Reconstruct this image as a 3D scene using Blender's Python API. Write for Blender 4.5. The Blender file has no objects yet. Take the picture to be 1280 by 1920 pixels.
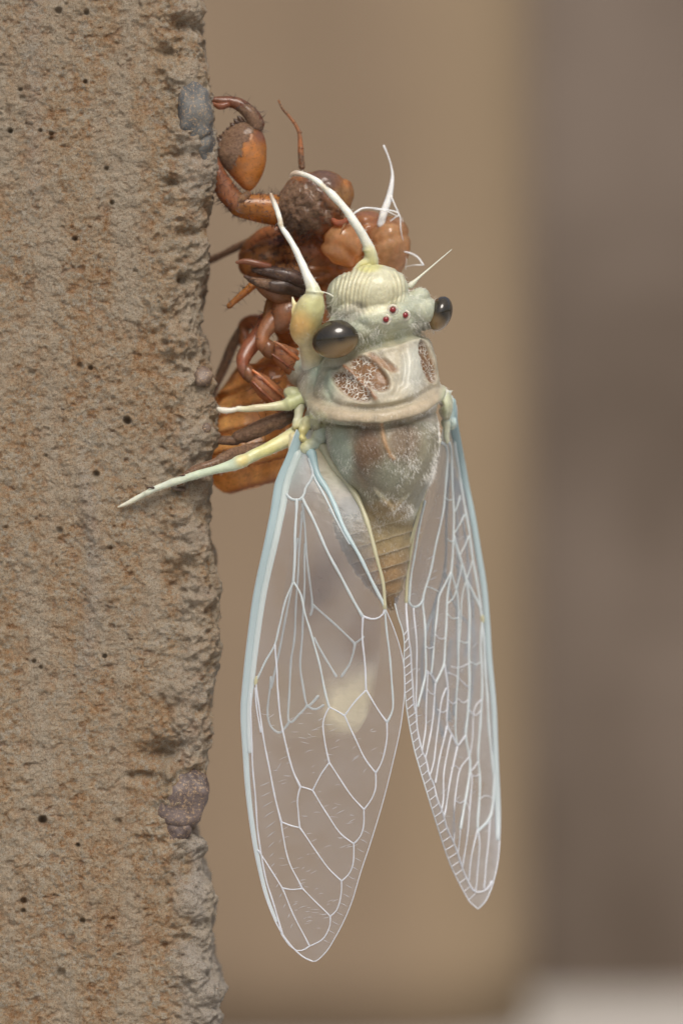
import bpy, math, random
import numpy as np
from mathutils import Vector

# ------------------------------------------------------------------ scale
# Modelling unit "u" = 100 photo pixels at the focus plane = 4.7 mm.  Everything is scaled to metres.
S = 0.0047
CAM = 74.5                       # camera distance in u
rng = np.random.default_rng(7)
random.seed(7)
scene = bpy.context.scene
col = scene.collection

# ------------------------------------------------------------------ camera
cd = bpy.data.cameras.new('camera')
cam = bpy.data.objects.new('camera', cd)
col.objects.link(cam)
cam.location = (0, -CAM * S, 0)
cam.rotation_euler = (math.radians(90), 0, 0)
cd.sensor_fit = 'VERTICAL'
cd.sensor_height = 36.0
cd.lens = 36.0 / 19.2 * CAM
cd.clip_start = 0.01
cd.clip_end = 50
cd.dof.use_dof = True
cd.dof.focus_distance = (CAM - 0.40) * S
cd.dof.aperture_fstop = 18
scene.camera = cam

# ------------------------------------------------------------------ light
SUN_EL, SUN_AZ = 50.0, 12.0      # elevation, degrees to the right of the camera's back
world = bpy.data.worlds.new('World')
scene.world = world
world.use_nodes = True
wn = world.node_tree
sky = wn.nodes.new('ShaderNodeTexSky')
sky.sky_type = 'NISHITA'
sky.sun_disc = False
sky.sun_elevation = math.radians(SUN_EL)
sky.sun_rotation = math.radians(180 - SUN_AZ)
sky.dust_density = 4.0
sky.ozone_density = 0.6
sky.air_density = 1.0
bgn = wn.nodes['Background']
wn.links.new(sky.outputs[0], bgn.inputs[0])
bgn.inputs[1].default_value = 0.068

sd = bpy.data.lights.new('sun', 'SUN')
sd.energy = 1.5
sd.angle = math.radians(26)
sd.color = (1.0, 0.955, 0.89)
sun = bpy.data.objects.new('sun', sd)
col.objects.link(sun)
el, az = math.radians(SUN_EL), math.radians(SUN_AZ)
sdir = Vector((math.sin(az) * math.cos(el), -math.cos(az) * math.cos(el), math.sin(el)))
sun.rotation_euler = (-sdir).to_track_quat('-Z', 'Y').to_euler()
sun.location = sdir * 1.0

scene.view_settings.view_transform = 'Standard'
scene.view_settings.look = 'None'
scene.view_settings.exposure = 0.74
scene.view_settings.gamma = 1.0
scene.cycles.transparent_max_bounces = 24
scene.cycles.max_bounces = 10

# ------------------------------------------------------------------ helpers
def P(px, py, y=0.0):
    k = (CAM + y) / CAM
    return np.array([(px - 640) / 100 * k, y, (960 - py) / 100 * k])

def PX(pts):
    return np.array([P(*p) for p in pts])

def hash3(i):
    i = i.astype(np.int64)
    h = (i[:, 0] * 374761393 + i[:, 1] * 668265263 + i[:, 2] * 2147483647) & 0xffffffff
    h = ((h ^ (h >> 13)) * 1274126177) & 0xffffffff
    h = (h ^ (h >> 16)) & 0xffff
    return h / 65535.0

def vnoise(p):
    i = np.floor(p)
    f = p - i
    f = f * f * (3 - 2 * f)
    r = 0
    for dx in (0, 1):
        wx = f[:, 0] if dx else 1 - f[:, 0]
        for dy in (0, 1):
            wy = f[:, 1] if dy else 1 - f[:, 1]
            for dz in (0, 1):
                wz = f[:, 2] if dz else 1 - f[:, 2]
                r = r + wx * wy * wz * hash3(i + np.array([dx, dy, dz]))
    return r * 2 - 1

def fbm(p, sc, octv=4, gain=0.5):
    a, s, r = 1.0, sc, 0
    for k in range(octv):
        r = r + a * vnoise(p * s + 17.3 * k + 100)
        a *= gain
        s *= 2.03
    return r

def sstep(a, b, x):
    t = np.clip((x - a) / (b - a), 0, 1)
    return t * t * (3 - 2 * t)

def cr(pts, n, extra=None):
    """Catmull-Rom resample of points (with extra per-point columns)."""
    p = np.asarray(pts, float)
    if extra is not None:
        e = np.asarray(extra, float).reshape(len(p), -1)
        p = np.hstack([p, e])
    if len(p) == 2:
        t = np.linspace(0, 1, n)[:, None]
        return p[0] * (1 - t) + p[1] * t
    q = np.vstack([2 * p[0] - p[1], p, 2 * p[-1] - p[-2]])
    d = np.linalg.norm(np.diff(p[:, :3] if p.shape[1] >= 3 else p, axis=0), axis=1)
    cum = np.concatenate([[0], np.cumsum(d)])
    s = np.linspace(0, cum[-1], n)
    k = np.clip(np.searchsorted(cum, s, side='right') - 1, 0, len(p) - 2)
    t = ((s - cum[k]) / np.maximum(d[k], 1e-9))[:, None]
    p0, p1, p2, p3 = q[k], q[k + 1], q[k + 2], q[k + 3]
    return 0.5 * (2 * p1 + (p2 - p0) * t + (2 * p0 - 5 * p1 + 4 * p2 - p3) * t ** 2 + (3 * p1 - p0 - 3 * p2 + p3) * t ** 3)

def tube(pts, radii, n=16, seg=10, flat=1.0, flat_dir=None):
    """Tapered tube with round ends. flat squashes it along flat_dir."""
    pts = np.asarray(pts, float)
    if np.isscalar(radii):
        radii = [radii] * len(pts)
    c = cr(pts, n, radii)
    p, r = c[:, :3], np.maximum(c[:, 3], 1e-4)
    t = np.gradient(p, axis=0)
    t /= np.linalg.norm(t, axis=1)[:, None] + 1e-12
    up = np.array([0, -1.0, 0]) if flat_dir is None else np.asarray(flat_dir, float)
    if abs(np.dot(up, t[0])) > 0.95 and flat_dir is None:
        up = np.array([1.0, 0, 0])
    # end rings for a rounded cap
    P_, R_, T_ = [p[0] - t[0] * r[0] * 0.55], [r[0] * 0.6], [t[0]]
    for k in range(len(p)):
        P_.append(p[k]); R_.append(r[k]); T_.append(t[k])
    P_.append(p[-1] + t[-1] * r[-1] * 0.55); R_.append(r[-1] * 0.6); T_.append(t[-1])
    P_, R_, T_ = np.array(P_), np.array(R_), np.array(T_)
    ang = np.linspace(0, 2 * math.pi, seg, endpoint=False)
    verts, prev = [], up
    for k in range(len(P_)):
        a = prev - np.dot(prev, T_[k]) * T_[k]
        a /= np.linalg.norm(a) + 1e-12
        b = np.cross(T_[k], a)
        prev = a if flat_dir is None else up
        verts.append(P_[k] + R_[k] * (np.cos(ang)[:, None] * a * flat + np.sin(ang)[:, None] * b))
    m = len(P_)
    verts = np.vstack(verts + [[p[0] - t[0] * r[0] * 0.85], [p[-1] + t[-1] * r[-1] * 0.85]])
    faces = []
    for k in range(m - 1):
        for j in range(seg):
            j2 = (j + 1) % seg
            faces.append((k * seg + j, k * seg + j2, (k + 1) * seg + j2, (k + 1) * seg + j))
    a0, a1 = m * seg, m * seg + 1
    for j in range(seg):
        j2 = (j + 1) % seg
        faces.append((a0, j2, j))
        faces.append((a1, (m - 1) * seg + j, (m - 1) * seg + j2))
    return verts, faces

def rot(ax, ay, az):
    a, b, c = [math.radians(v) for v in (ax, ay, az)]
    X = np.array([[1, 0, 0], [0, math.cos(a), -math.sin(a)], [0, math.sin(a), math.cos(a)]])
    Y = np.array([[math.cos(b), 0, math.sin(b)], [0, 1, 0], [-math.sin(b), 0, math.cos(b)]])
    Z = np.array([[math.cos(c), -math.sin(c), 0], [math.sin(c), math.cos(c), 0], [0, 0, 1]])
    return Z @ Y @ X

def ell(c, r, rr=(0, 0, 0), nu=28, nv=18, power=1.0):
    """Ellipsoid (superellipsoid with power<1)."""
    c = np.asarray(c, float)
    th = np.linspace(0, math.pi, nv)[1:-1]
    ph = np.linspace(0, 2 * math.pi, nu, endpoint=False)
    sp = lambda v: np.sign(v) * np.abs(v) ** power
    T, F = np.meshgrid(th, ph, indexing='ij')
    v = np.stack([sp(np.sin(T)) * sp(np.cos(F)), sp(np.sin(T)) * sp(np.sin(F)), sp(np.cos(T))], -1).reshape(-1, 3)
    v = np.vstack([v, [[0, 0, 1], [0, 0, -1]]]) * np.asarray(r, float)
    v = v @ rot(*rr).T + c
    f, m = [], nv - 2
    for i in range(m - 1):
        for j in range(nu):
            j2 = (j + 1) % nu
            f.append((i * nu + j, (i + 1) * nu + j, (i + 1) * nu + j2, i * nu + j2))
    for j in range(nu):
        j2 = (j + 1) % nu
        f.append((m * nu, j, j2))
        f.append((m * nu + 1, (m - 1) * nu + j2, (m - 1) * nu + j))
    return v, f

def loft(secs, n=40, seg=40):
    """secs: (cx,cy,cz, rx,ry, tilt_deg, front_scale) sections roughly across Z; closed ends."""
    c = cr(np.array([s[:3] for s in secs]), n, np.array([s[3:] for s in secs]))
    ang = np.linspace(0, 2 * math.pi, seg, endpoint=False)
    verts = []
    for q in c:
        x = np.cos(ang) * max(q[3], 0.01)
        y = np.sin(ang) * max(q[4], 0.01)
        t = math.radians(q[5])
        verts.append(np.stack([q[0] + x * math.cos(t), q[1] + y, q[2] + x * math.sin(t)], -1))
    verts = np.vstack(verts + [[c[0, :3]], [c[-1, :3]]])
    f = []
    for k in range(n - 1):
        for j in range(seg):
            j2 = (j + 1) % seg
            f.append((k * seg + j, k * seg + j2, (k + 1) * seg + j2, (k + 1) * seg + j))
    for j in range(seg):
        j2 = (j + 1) % seg
        f.append((n * seg, j2, j))
        f.append((n * seg + 1, (n - 1) * seg + j, (n - 1) * seg + j2))
    return verts, f

def join(parts):
    V, F, o = [], [], 0
    for v, f in parts:
        V.append(v)
        F += [tuple(i + o for i in q) for q in f]
        o += len(v)
    return np.vstack(V), F

def remesh(parts, voxel, smooth=2):
    """Fuse closed shapes into one continuous surface (voxel union), return verts, faces."""
    v, f = join(parts)
    me = bpy.data.meshes.new('tmp')
    me.from_pydata(v.tolist(), [], f)
    ob = bpy.data.objects.new('tmp', me)
    col.objects.link(ob)
    m = ob.modifiers.new('r', 'REMESH')
    m.mode = 'VOXEL'
    m.voxel_size = voxel
    if smooth:
        sm = ob.modifiers.new('s', 'SMOOTH')
        sm.factor = 0.5
        sm.iterations = smooth
    dg = bpy.context.evaluated_depsgraph_get()
    ev = ob.evaluated_get(dg)
    m2 = ev.to_mesh()
    nv = np.empty(len(m2.vertices) * 3)
    m2.vertices.foreach_get('co', nv)
    nf = [tuple(p.vertices) for p in m2.polygons]
    ev.to_mesh_clear()
    bpy.data.objects.remove(ob)
    bpy.data.meshes.remove(me)
    return nv.reshape(-1, 3), nf

def normals(v, f):
    n = np.zeros_like(v)
    q = np.array([t if len(t) == 4 else (t[0], t[1], t[2], t[2]) for t in f])
    fn = np.cross(v[q[:, 2]] - v[q[:, 0]], v[q[:, 3]] - v[q[:, 1]])
    tri = q[:, 2] == q[:, 3]
    fn[tri] = np.cross(v[q[tri, 1]] - v[q[tri, 0]], v[q[tri, 2]] - v[q[tri, 0]])
    for k in range(4):
        np.add.at(n, q[:, k], fn)
    return n / (np.linalg.norm(n, axis=1)[:, None] + 1e-12)

ORG = {}
def mesh_obj(name, vf, mat, parent=None, smooth=True, colr=None, attrs=None, kind=None):
    v, f = vf
    v = np.asarray(v, float)
    o0 = ORG.get(parent.name, np.zeros(3)) if parent is not None else np.zeros(3)
    me = bpy.data.meshes.new(name)
    me.from_pydata(((v - o0) * S).tolist(), [], f)
    if smooth:
        me.polygons.foreach_set('use_smooth', [True] * len(me.polygons))
    if colr is not None:
        c = np.asarray(colr, float)
        if c.ndim == 1:
            c = np.tile(c, (len(v), 1))
        a = me.color_attributes.new('tint', 'FLOAT_COLOR', 'POINT')
        a.data.foreach_set('color', np.hstack([c[:, :3], np.ones((len(v), 1))]).ravel().astype(np.float32))
    for k, arr in (attrs or {}).items():
        a = me.attributes.new(k, 'FLOAT', 'POINT')
        arr = np.full(len(v), arr, float) if np.isscalar(arr) else arr
        a.data.foreach_set('value', np.asarray(arr, np.float32))
    me.materials.append(mat)
    ob = bpy.data.objects.new(name, me)
    col.objects.link(ob)
    if parent is not None:
        ob.parent = parent
        ORG[ob.name] = o0
    if kind:
        ob['kind'] = kind
    return ob

def thing(name, label, cat, at):
    e = bpy.data.objects.new(name, None)
    col.objects.link(e)
    e.empty_display_size = 0.005
    e.location = Vector((at * S).tolist())
    ORG[e.name] = np.asarray(at, float)
    e['label'] = label
    e['category'] = cat
    return e

# ------------------------------------------------------------------ materials
class M:
    def __init__(s, name):
        s.m = bpy.data.materials.new(name)
        s.m.use_nodes = True
        s.t = s.m.node_tree
        s.b = s.t.nodes['Principled BSDF']
        s.out = s.t.nodes['Material Output']
        s._co = None
    def n(s, kind, **kw):
        nd = s.t.nodes.new('ShaderNode' + kind)
        for k, v in kw.items():
            if k[0] == 'i' and k[1:].isdigit():
                nd.inputs[int(k[1:])].default_value = v
            elif hasattr(nd, k):
                setattr(nd, k, v)
            else:
                nd.inputs[k].default_value = v
        return nd
    def l(s, a, b):
        s.t.links.new(a, b)
    def co(s, scale=(1, 1, 1)):
        """object coordinates in u"""
        tc = s.n('TexCoord')
        mp = s.n('Mapping')
        mp.inputs['Scale'].default_value = tuple(c / S for c in scale)
        s.l(tc.outputs['Object'], mp.inputs[0])
        return mp.outputs[0]
    def noise(s, scale, detail=4, rough=0.55, sc=(1, 1, 1)):
        nd = s.n('TexNoise')
        nd.inputs['Scale'].default_value = scale
        nd.inputs['Detail'].default_value = detail
        nd.inputs['Roughness'].default_value = rough
        s.l(s.co(sc), nd.inputs['Vector'])
        return nd.outputs[0]
    def vor(s, scale, feature='F1', sc=(1, 1, 1)):
        nd = s.n('TexVoronoi')
        nd.feature = feature
        nd.inputs['Scale'].default_value = scale
        s.l(s.co(sc), nd.inputs['Vector'])
        return nd.outputs[0]
    def ramp(s, fac, stops, interp='LINEAR'):
        r = s.n('ValToRGB')
        cr_ = r.color_ramp
        cr_.interpolation = interp
        while len(cr_.elements) < len(stops):
            cr_.elements.new(0.5)
        for e, (p, c) in zip(cr_.elements, stops):
            e.position = p
            e.color = (c, c, c, 1) if np.isscalar(c) else (*c, 1)
        s.l(fac, r.inputs[0])
        return r.outputs[0]
    def mix(s, fac, a, b, blend='MIX'):
        m = s.n('Mix')
        m.data_type = 'RGBA'
        m.blend_type = blend
        for sock, v in ((m.inputs[0], fac), (m.inputs[6], a), (m.inputs[7], b)):
            if isinstance(v, bpy.types.NodeSocket):
                s.l(v, sock)
            elif np.isscalar(v):
                sock.default_value = v
            else:
                sock.default_value = (*v, 1)
        return m.outputs[2]
    def math(s, op, a, b=0.0, clamp=False):
        m = s.n('Math')
        m.operation = op
        m.use_clamp = clamp
        for sock, v in ((m.inputs[0], a), (m.inputs[1], b)):
            if isinstance(v, bpy.types.NodeSocket):
                s.l(v, sock)
            else:
                sock.default_value = v
        return m.outputs[0]
    def attr(s, name, fac=True):
        a = s.n('Attribute')
        a.attribute_name = name
        return a.outputs['Fac'] if fac else a.outputs['Color']
    def bump(s, h, dist, strength=1.0, prev=None):
        b = s.n('Bump')
        b.inputs['Strength'].default_value = strength
        b.inputs['Distance'].default_value = dist * S
        s.l(h, b.inputs['Height'])
        if prev is not None:
            s.l(prev, b.inputs['Normal'])
        return b.outputs[0]
    def set(s, **kw):
        for k, v in kw.items():
            sock = s.b.inputs[k.replace('_', ' ')]
            if isinstance(v, bpy.types.NodeSocket):
                s.l(v, sock)
            elif isinstance(v, tuple) and len(v) == 3 and sock.type == 'RGBA':
                sock.default_value = (*v, 1)
            else:
                sock.default_value = v

def mat_stone():
    s = M('rough_stone')
    big = s.noise(0.6, 5, 0.6)
    mid = s.noise(2.6, 6, 0.65)
    fine = s.noise(10, 6, 0.72)
    f = s.math('ADD', s.math('MULTIPLY', mid, 0.42), s.math('MULTIPLY', fine, 0.95))
    f = s.math('ADD', f, s.math('MULTIPLY', big, 0.3))
    c = s.ramp(f, [(0.64, (0.30, 0.15, 0.058)), (0.76, (0.46, 0.295, 0.16)), (0.84, (0.48, 0.345, 0.215)), (0.91, (0.46, 0.39, 0.29)), (1.0, (0.53, 0.47, 0.38))])
    # proud crust is paler and greyer, hollows get ochre grains and painted pit shadow
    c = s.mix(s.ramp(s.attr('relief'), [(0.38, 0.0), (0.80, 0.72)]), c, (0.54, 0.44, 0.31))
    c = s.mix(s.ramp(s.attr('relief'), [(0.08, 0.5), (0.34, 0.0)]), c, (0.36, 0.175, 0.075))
    c = s.mix(s.attr('chip_lit'), c, (0.50, 0.45, 0.385))  # pale chips and scars, plus the upper corner edge painted paler as if lit
    # blue grey sand grains in loose drifts
    g = s.ramp(s.vor(13), [(0.10, 1.0), (0.24, 0.0)])
    g = s.math('MULTIPLY', g, s.ramp(s.noise(1.9, 3), [(0.46, 0.0), (0.58, 0.85)]))
    c = s.mix(g, c, (0.17, 0.165, 0.165))
    st = s.ramp(s.noise(0.9, 5, 0.6, (1.5, 1.5, 0.28)), [(0.48, 0.0), (0.62, 0.75)])
    c = s.mix(st, c, (0.53, 0.45, 0.34))
    c = s.mix(s.ramp(s.noise(34, 3, 0.75), [(0.36, 0.6), (0.50, 0.0)]), c, (0.20, 0.10, 0.042))
    c = s.mix(s.ramp(s.noise(38, 3, 0.75), [(0.54, 0.0), (0.66, 0.6)]), c, (0.58, 0.52, 0.42))
    pit = s.ramp(s.vor(4.2), [(0.0, 0.0), (0.14, 1.0)])
    h = s.math('ADD', s.noise(13, 6, 0.8), s.math('MULTIPLY', pit, 0.2))
    n = s.bump(h, 0.13, 1.0)
    n = s.bump(s.noise(40, 4, 0.75), 0.05, 0.9, n)
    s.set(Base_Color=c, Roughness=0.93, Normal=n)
    s.b.inputs['Specular IOR Level'].default_value = 0.2
    return s.m

def mat_pebble(name, c1, c2, rough):
    s = M(name)
    c = s.mix(s.ramp(s.noise(2.2, 5, 0.6), [(0.4, 0.0), (0.62, 1.0)]), c1, c2)
    c = s.mix(s.ramp(s.noise(20, 4, 0.75), [(0.52, 0.0), (0.66, 0.8)]), c, (0.40, 0.27, 0.15))
    s.set(Base_Color=c, Roughness=rough, Normal=s.bump(s.noise(9, 5, 0.6), 0.05, 0.5))
    return s.m

def mat_plain(name, ca, cb, sc, rough=0.9, stretch=(1, 1, 1), bump=0.3, band=None):
    s = M(name)
    c = s.mix(s.ramp(s.noise(sc, 4, 0.55, stretch), [(0.36, 0.0), (0.66, 1.0)]), ca, cb)
    if band:      # warm, paler strip up the corner: its sunlit rim painted into the colour
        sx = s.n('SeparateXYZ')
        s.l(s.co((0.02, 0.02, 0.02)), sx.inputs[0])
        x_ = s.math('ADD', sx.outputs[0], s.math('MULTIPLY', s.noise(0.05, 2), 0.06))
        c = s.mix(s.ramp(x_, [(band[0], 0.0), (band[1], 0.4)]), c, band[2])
    s.set(Base_Color=c, Roughness=rough, Normal=s.bump(s.noise(sc * 12, 4), bump, 0.5))
    return s.m

def mat_chitin(name='amber_shell', papery=False):
    s = M(name)
    tint = s.attr('tint', False)
    v = s.ramp(s.noise(4, 4, 0.6), [(0.3, 0.9), (0.7, 1.75)])
    s.b.inputs['Coat Weight'].default_value = 0.25
    s.b.inputs['Coat Roughness'].default_value = 0.12
    s.b.inputs['Subsurface Weight'].default_value = 0.35
    s.b.inputs['Subsurface Radius'].default_value = (1.0, 0.5, 0.2)
    s.b.inputs['Subsurface Scale'].default_value = 0.2 * S
    c = s.mix(1.0, tint, v, 'MULTIPLY')
    c = s.mix(s.ramp(s.noise(26, 2), [(0.56, 0.0), (0.66, 0.0 if papery else 0.35)]), c, (0.09, 0.03, 0.012))
    dm = s.math('ADD', s.math('SUBTRACT', s.attr('dirt'), 0.5), s.math('MULTIPLY', s.math('SUBTRACT', s.noise(7, 5, 0.68), 0.5), 2.2))
    dm = s.ramp(dm, [(0.0, 0.0), (0.18, 1.0)])
    dc = s.ramp(s.noise(22, 4, 0.7), [(0.3, (0.095, 0.045, 0.022)), (0.7, (0.30, 0.18, 0.105))])
    dust = s.ramp(s.noise(3.1, 5, 0.65), [(0.42, 0.0), (0.72, 0.0 if papery else 0.5)])
    c = s.mix(dust, c, (0.40, 0.255, 0.17))
    c = s.mix(0.12, c, (0.40, 0.26, 0.15))
    c = s.mix(dm, c, dc)
    n1 = s.bump(s.noise(18, 4, 0.6), 0.02, 0.4)
    dh = s.math('MULTIPLY', dm, s.math('ADD', s.noise(30, 4, 0.75), 0.5))
    n1 = s.bump(dh, 0.06, 0.9, n1)
    if papery:
        n1 = s.bump(s.noise(2.6, 3, 0.5), 0.12, 0.5)
        s.b.inputs['Coat Weight'].default_value = 0.7
        s.b.inputs['Coat Roughness'].default_value = 0.08
    rough = s.ramp(dm, [(0.0, 0.12 if papery else 0.22), (1.0, 0.95)])
    s.set(Base_Color=c, Roughness=rough, Normal=n1)
    s.b.inputs['Specular IOR Level'].default_value = 0.6
    tr = s.n('BsdfTranslucent')
    s.l(c, tr.inputs[0])
    tp = s.n('BsdfTransparent')
    tp.inputs[0].default_value = (0.95, 0.68, 0.40, 1)
    m1 = s.n('MixShader')
    s.l(s.math('MULTIPLY', s.math('SUBTRACT', 1.0, dm), 0.45), m1.inputs[0])
    s.l(s.b.outputs[0], m1.inputs[1])
    s.l(tr.outputs[0], m1.inputs[2])
    m2 = s.n('MixShader')
    s.l(s.math('MULTIPLY', s.math('SUBTRACT', 1.0, dm), s.attr('clear')), m2.inputs[0])
    s.l(m1.outputs[0], m2.inputs[1])
    s.l(tp.outputs[0], m2.inputs[2])
    s.l(m2.outputs[0], s.out.inputs[0])
    return s.m

def mat_body():
    s = M('soft_pale_cuticle')
    c = s.attr('tint', False)
    c = s.mix(1.0, c, s.ramp(s.noise(5, 4, 0.6), [(0.3, 0.82), (0.7, 1.12)]), 'MULTIPLY')
    # white wax lacework over the brown hollows of the pronotum
    tc = s.co()
    nz = s.n('TexNoise'); nz.inputs['Scale'].default_value = 9; nz.inputs['Detail'].default_value = 2
    s.l(tc, nz.inputs['Vector'])
    vm = s.n('VectorMath'); vm.operation = 'MULTIPLY_ADD'
    s.l(nz.outputs['Color'], vm.inputs[0]); vm.inputs[1].default_value = (0.12, 0.12, 0.12); s.l(tc, vm.inputs[2])
    vo = s.n('TexVoronoi'); vo.feature = 'DISTANCE_TO_EDGE'; vo.inputs['Scale'].default_value = 12.5
    s.l(vm.outputs[0], vo.inputs['Vector'])
    lace = s.ramp(vo.outputs[0], [(0.05, 1.0), (0.11, 0.0)])
    lace = s.math('MULTIPLY', lace, s.attr('lace'))
    lace = s.math('MULTIPLY', lace, s.ramp(s.noise(4.5, 3), [(0.40, 0.0), (0.50, 1.0)]))
    c = s.mix(lace, c, (0.74, 0.69, 0.60))
    pub = s.ramp(s.noise(42, 3, 0.7, (1, 1, 0.4)), [(0.5, 0.0), (0.68, 0.18)])
    c = s.mix(pub, c, (0.78, 0.76, 0.68))
    n = s.bump(s.noise(30, 4, 0.7, (1, 1, 0.45)), 0.04, 0.8)
    n = s.bump(lace, 0.03, 0.8, n)
    s.set(Base_Color=c, Roughness=0.30, Normal=n)
    s.b.inputs['Subsurface Weight'].default_value = 0.3
    s.b.inputs['Subsurface Radius'].default_value = (1.0, 0.8, 0.5)
    s.b.inputs['Subsurface Scale'].default_value = 0.12 * S
    s.b.inputs['Specular IOR Level'].default_value = 0.5
    s.b.inputs['Coat Weight'].default_value = 0.3
    s.b.inputs['Coat Roughness'].default_value = 0.18
    return s.m

def mat_soft(name, rough=0.35, sss=0.4, alpha=1.0):
    s = M(name)
    c = s.mix(1.0, s.attr('tint', False), s.ramp(s.noise(6, 3), [(0.3, 0.86), (0.7, 1.08)]), 'MULTIPLY')
    s.set(Base_Color=c, Roughness=rough, Normal=s.bump(s.noise(24, 3), 0.012, 0.5))
    s.b.inputs['Subsurface Weight'].default_value = sss
    s.b.inputs['Subsurface Radius'].default_value = (1.0, 0.85, 0.6)
    s.b.inputs['Subsurface Scale'].default_value = 0.1 * S
    s.b.inputs['Alpha'].default_value = alpha
    return s.m

def mat_vein():
    s = M('wing_vein')
    c = s.attr('tint', False)
    s.set(Base_Color=c, Roughness=0.3)
    s.b.inputs['Specular IOR Level'].default_value = 0.6
    tr = s.n('BsdfTranslucent')
    s.l(c, tr.inputs[0])
    mx = s.n('MixShader')
    mx.inputs[0].default_value = 0.4
    s.l(s.b.outputs[0], mx.inputs[1]); s.l(tr.outputs[0], mx.inputs[2])
    tp = s.n('BsdfTransparent')
    m2 = s.n('MixShader')
    s.l(s.attr('clear'), m2.inputs[0])
    s.l(mx.outputs[0], m2.inputs[1]); s.l(tp.outputs[0], m2.inputs[2])
    s.l(m2.outputs[0], s.out.inputs[0])
    return s.m

def mat_membrane():
    s = M('wing_membrane')
    c = s.attr('tint', False)
    milk = s.attr('milk')
    var = s.ramp(s.noise(1.6, 4, 0.55), [(0.3, 0.75), (0.7, 1.3)])
    milk = s.math('MULTIPLY', milk, var, True)
    n = s.bump(s.noise(2.5, 3, 0.5), 0.10, 0.35)
    n = s.bump(s.noise(9, 3, 0.5, (0.5, 1, 1.6)), 0.02, 0.4, n)
    di = s.n('BsdfDiffuse'); s.l(c, di.inputs[0]); s.l(n, di.inputs['Normal'])
    tl = s.n('BsdfTranslucent'); s.l(c, tl.inputs[0]); s.l(n, tl.inputs['Normal'])
    m0 = s.n('MixShader'); m0.inputs[0].default_value = 0.5
    s.l(di.outputs[0], m0.inputs[1]); s.l(tl.outputs[0], m0.inputs[2])
    tp = s.n('BsdfTransparent'); tp.inputs[0].default_value = (0.985, 0.985, 0.985, 1)
    m1 = s.n('MixShader'); s.l(milk, m1.inputs[0])
    s.l(tp.outputs[0], m1.inputs[1]); s.l(m0.outputs[0], m1.inputs[2])
    gl = s.n('BsdfGlossy'); gl.inputs['Roughness'].default_value = 0.28; s.l(n, gl.inputs['Normal'])
    fr = s.n('Fresnel'); fr.inputs[0].default_value = 1.33; s.l(n, fr.inputs['Normal'])
    m2 = s.n('MixShader'); s.l(fr.outputs[0], m2.inputs[0])
    s.l(m1.outputs[0], m2.inputs[1]); s.l(gl.outputs[0], m2.inputs[2])
    s.l(m2.outputs[0], s.out.inputs[0])
    return s.m

def mat_eye():
    s = M('glassy_eye')
    c = s.attr('tint', False)
    s.set(Base_Color=c, Roughness=0.22, Normal=s.bump(s.noise(30, 2), 0.003, 0.3))
    s.b.inputs['Coat Weight'].default_value = 0.8
    s.b.inputs['Coat Roughness'].default_value = 0.04
    s.b.inputs['Specular IOR Level'].default_value = 0.25
    return s.m

MS = mat_stone()
CH = mat_chitin()
CHP = mat_chitin('papery_clear_shell', True)
BODY = mat_body()
LEG = mat_soft('pale_leg', 0.32, 0.45)
VEIN = mat_vein()
MEM = mat_membrane()
EYE = mat_eye()
HAIRW = mat_soft('silver_hair', 0.22, 0.0)
HAIRD = mat_soft('dark_bristle', 0.4, 0.0)
THREAD = mat_soft('white_lining', 0.4, 0.3)

# ------------------------------------------------------------------ setting
GZ = -30.2
def sheet(name, mat, x0, x1, y0, y1, z):
    v = np.array([[x0, y0, z], [x1, y0, z], [x1, y1, z], [x0, y1, z]])
    return mesh_obj(name, (v, [(0, 1, 2, 3)]), mat, smooth=False)

def slab(x0, x1, y0, y1, z0, z1, bev=0.0, nz=24, wob=0.0):
    """upright block with rounded corners and a slightly wavy face"""
    pr = []
    for (cx, cy, a0) in ((x1 - bev, y0 + bev, -90), (x1 - bev, y1 - bev, 0), (x0 + bev, y1 - bev, 90), (x0 + bev, y0 + bev, 180)):
        for k in range(13):
            a = math.radians(a0 + k * 7.5)
            pr.append((cx + bev * math.cos(a), cy + bev * math.sin(a)))
    pr = np.array(pr)
    V = []
    zs = np.linspace(z0, z1, nz)
    for z in zs:
        q = np.column_stack([pr, np.full(len(pr), z)])
        if wob:
            q[:, 1] += wob * vnoise(np.column_stack([q[:, 0] * .03, np.full(len(q), .5), q[:, 2] * .05]))
        V.append(q)
    m = len(pr)
    F = [(k * m + j, k * m + (j + 1) % m, (k + 1) * m + (j + 1) % m, (k + 1) * m + j) for k in range(nz - 1) for j in range(m)]
    F += [tuple(range(m))[::-1], tuple((nz - 1) * m + j for j in range(m))]
    return np.vstack(V), F

gm = mat_plain('pale_concrete_ground', (0.38, 0.355, 0.32), (0.48, 0.455, 0.42), 0.05, 0.95)
ground = sheet('ground', gm, -900, 900, -700, 900, GZ)
ground['kind'] = 'structure'

wm = mat_plain('grey_brown_render', (0.095, 0.071, 0.053), (0.20, 0.16, 0.13), 0.028, 0.95, (1.4, 1, 0.8))
w = mesh_obj('garden_wall', slab(-260, 260, 176, 196, GZ, 95, 0.5, 24, 1.0), wm, smooth=False)
w['label'] = 'grey brown rendered wall far behind the insect, out of focus'
w['category'] = 'wall'
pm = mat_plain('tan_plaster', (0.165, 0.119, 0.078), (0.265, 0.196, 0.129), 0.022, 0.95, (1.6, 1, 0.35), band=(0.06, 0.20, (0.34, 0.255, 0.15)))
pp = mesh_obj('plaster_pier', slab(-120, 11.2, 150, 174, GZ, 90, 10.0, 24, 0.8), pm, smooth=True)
pp['label'] = 'blurred tan plaster pier standing in front of the grey brown wall'
pp['category'] = 'pier'

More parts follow.
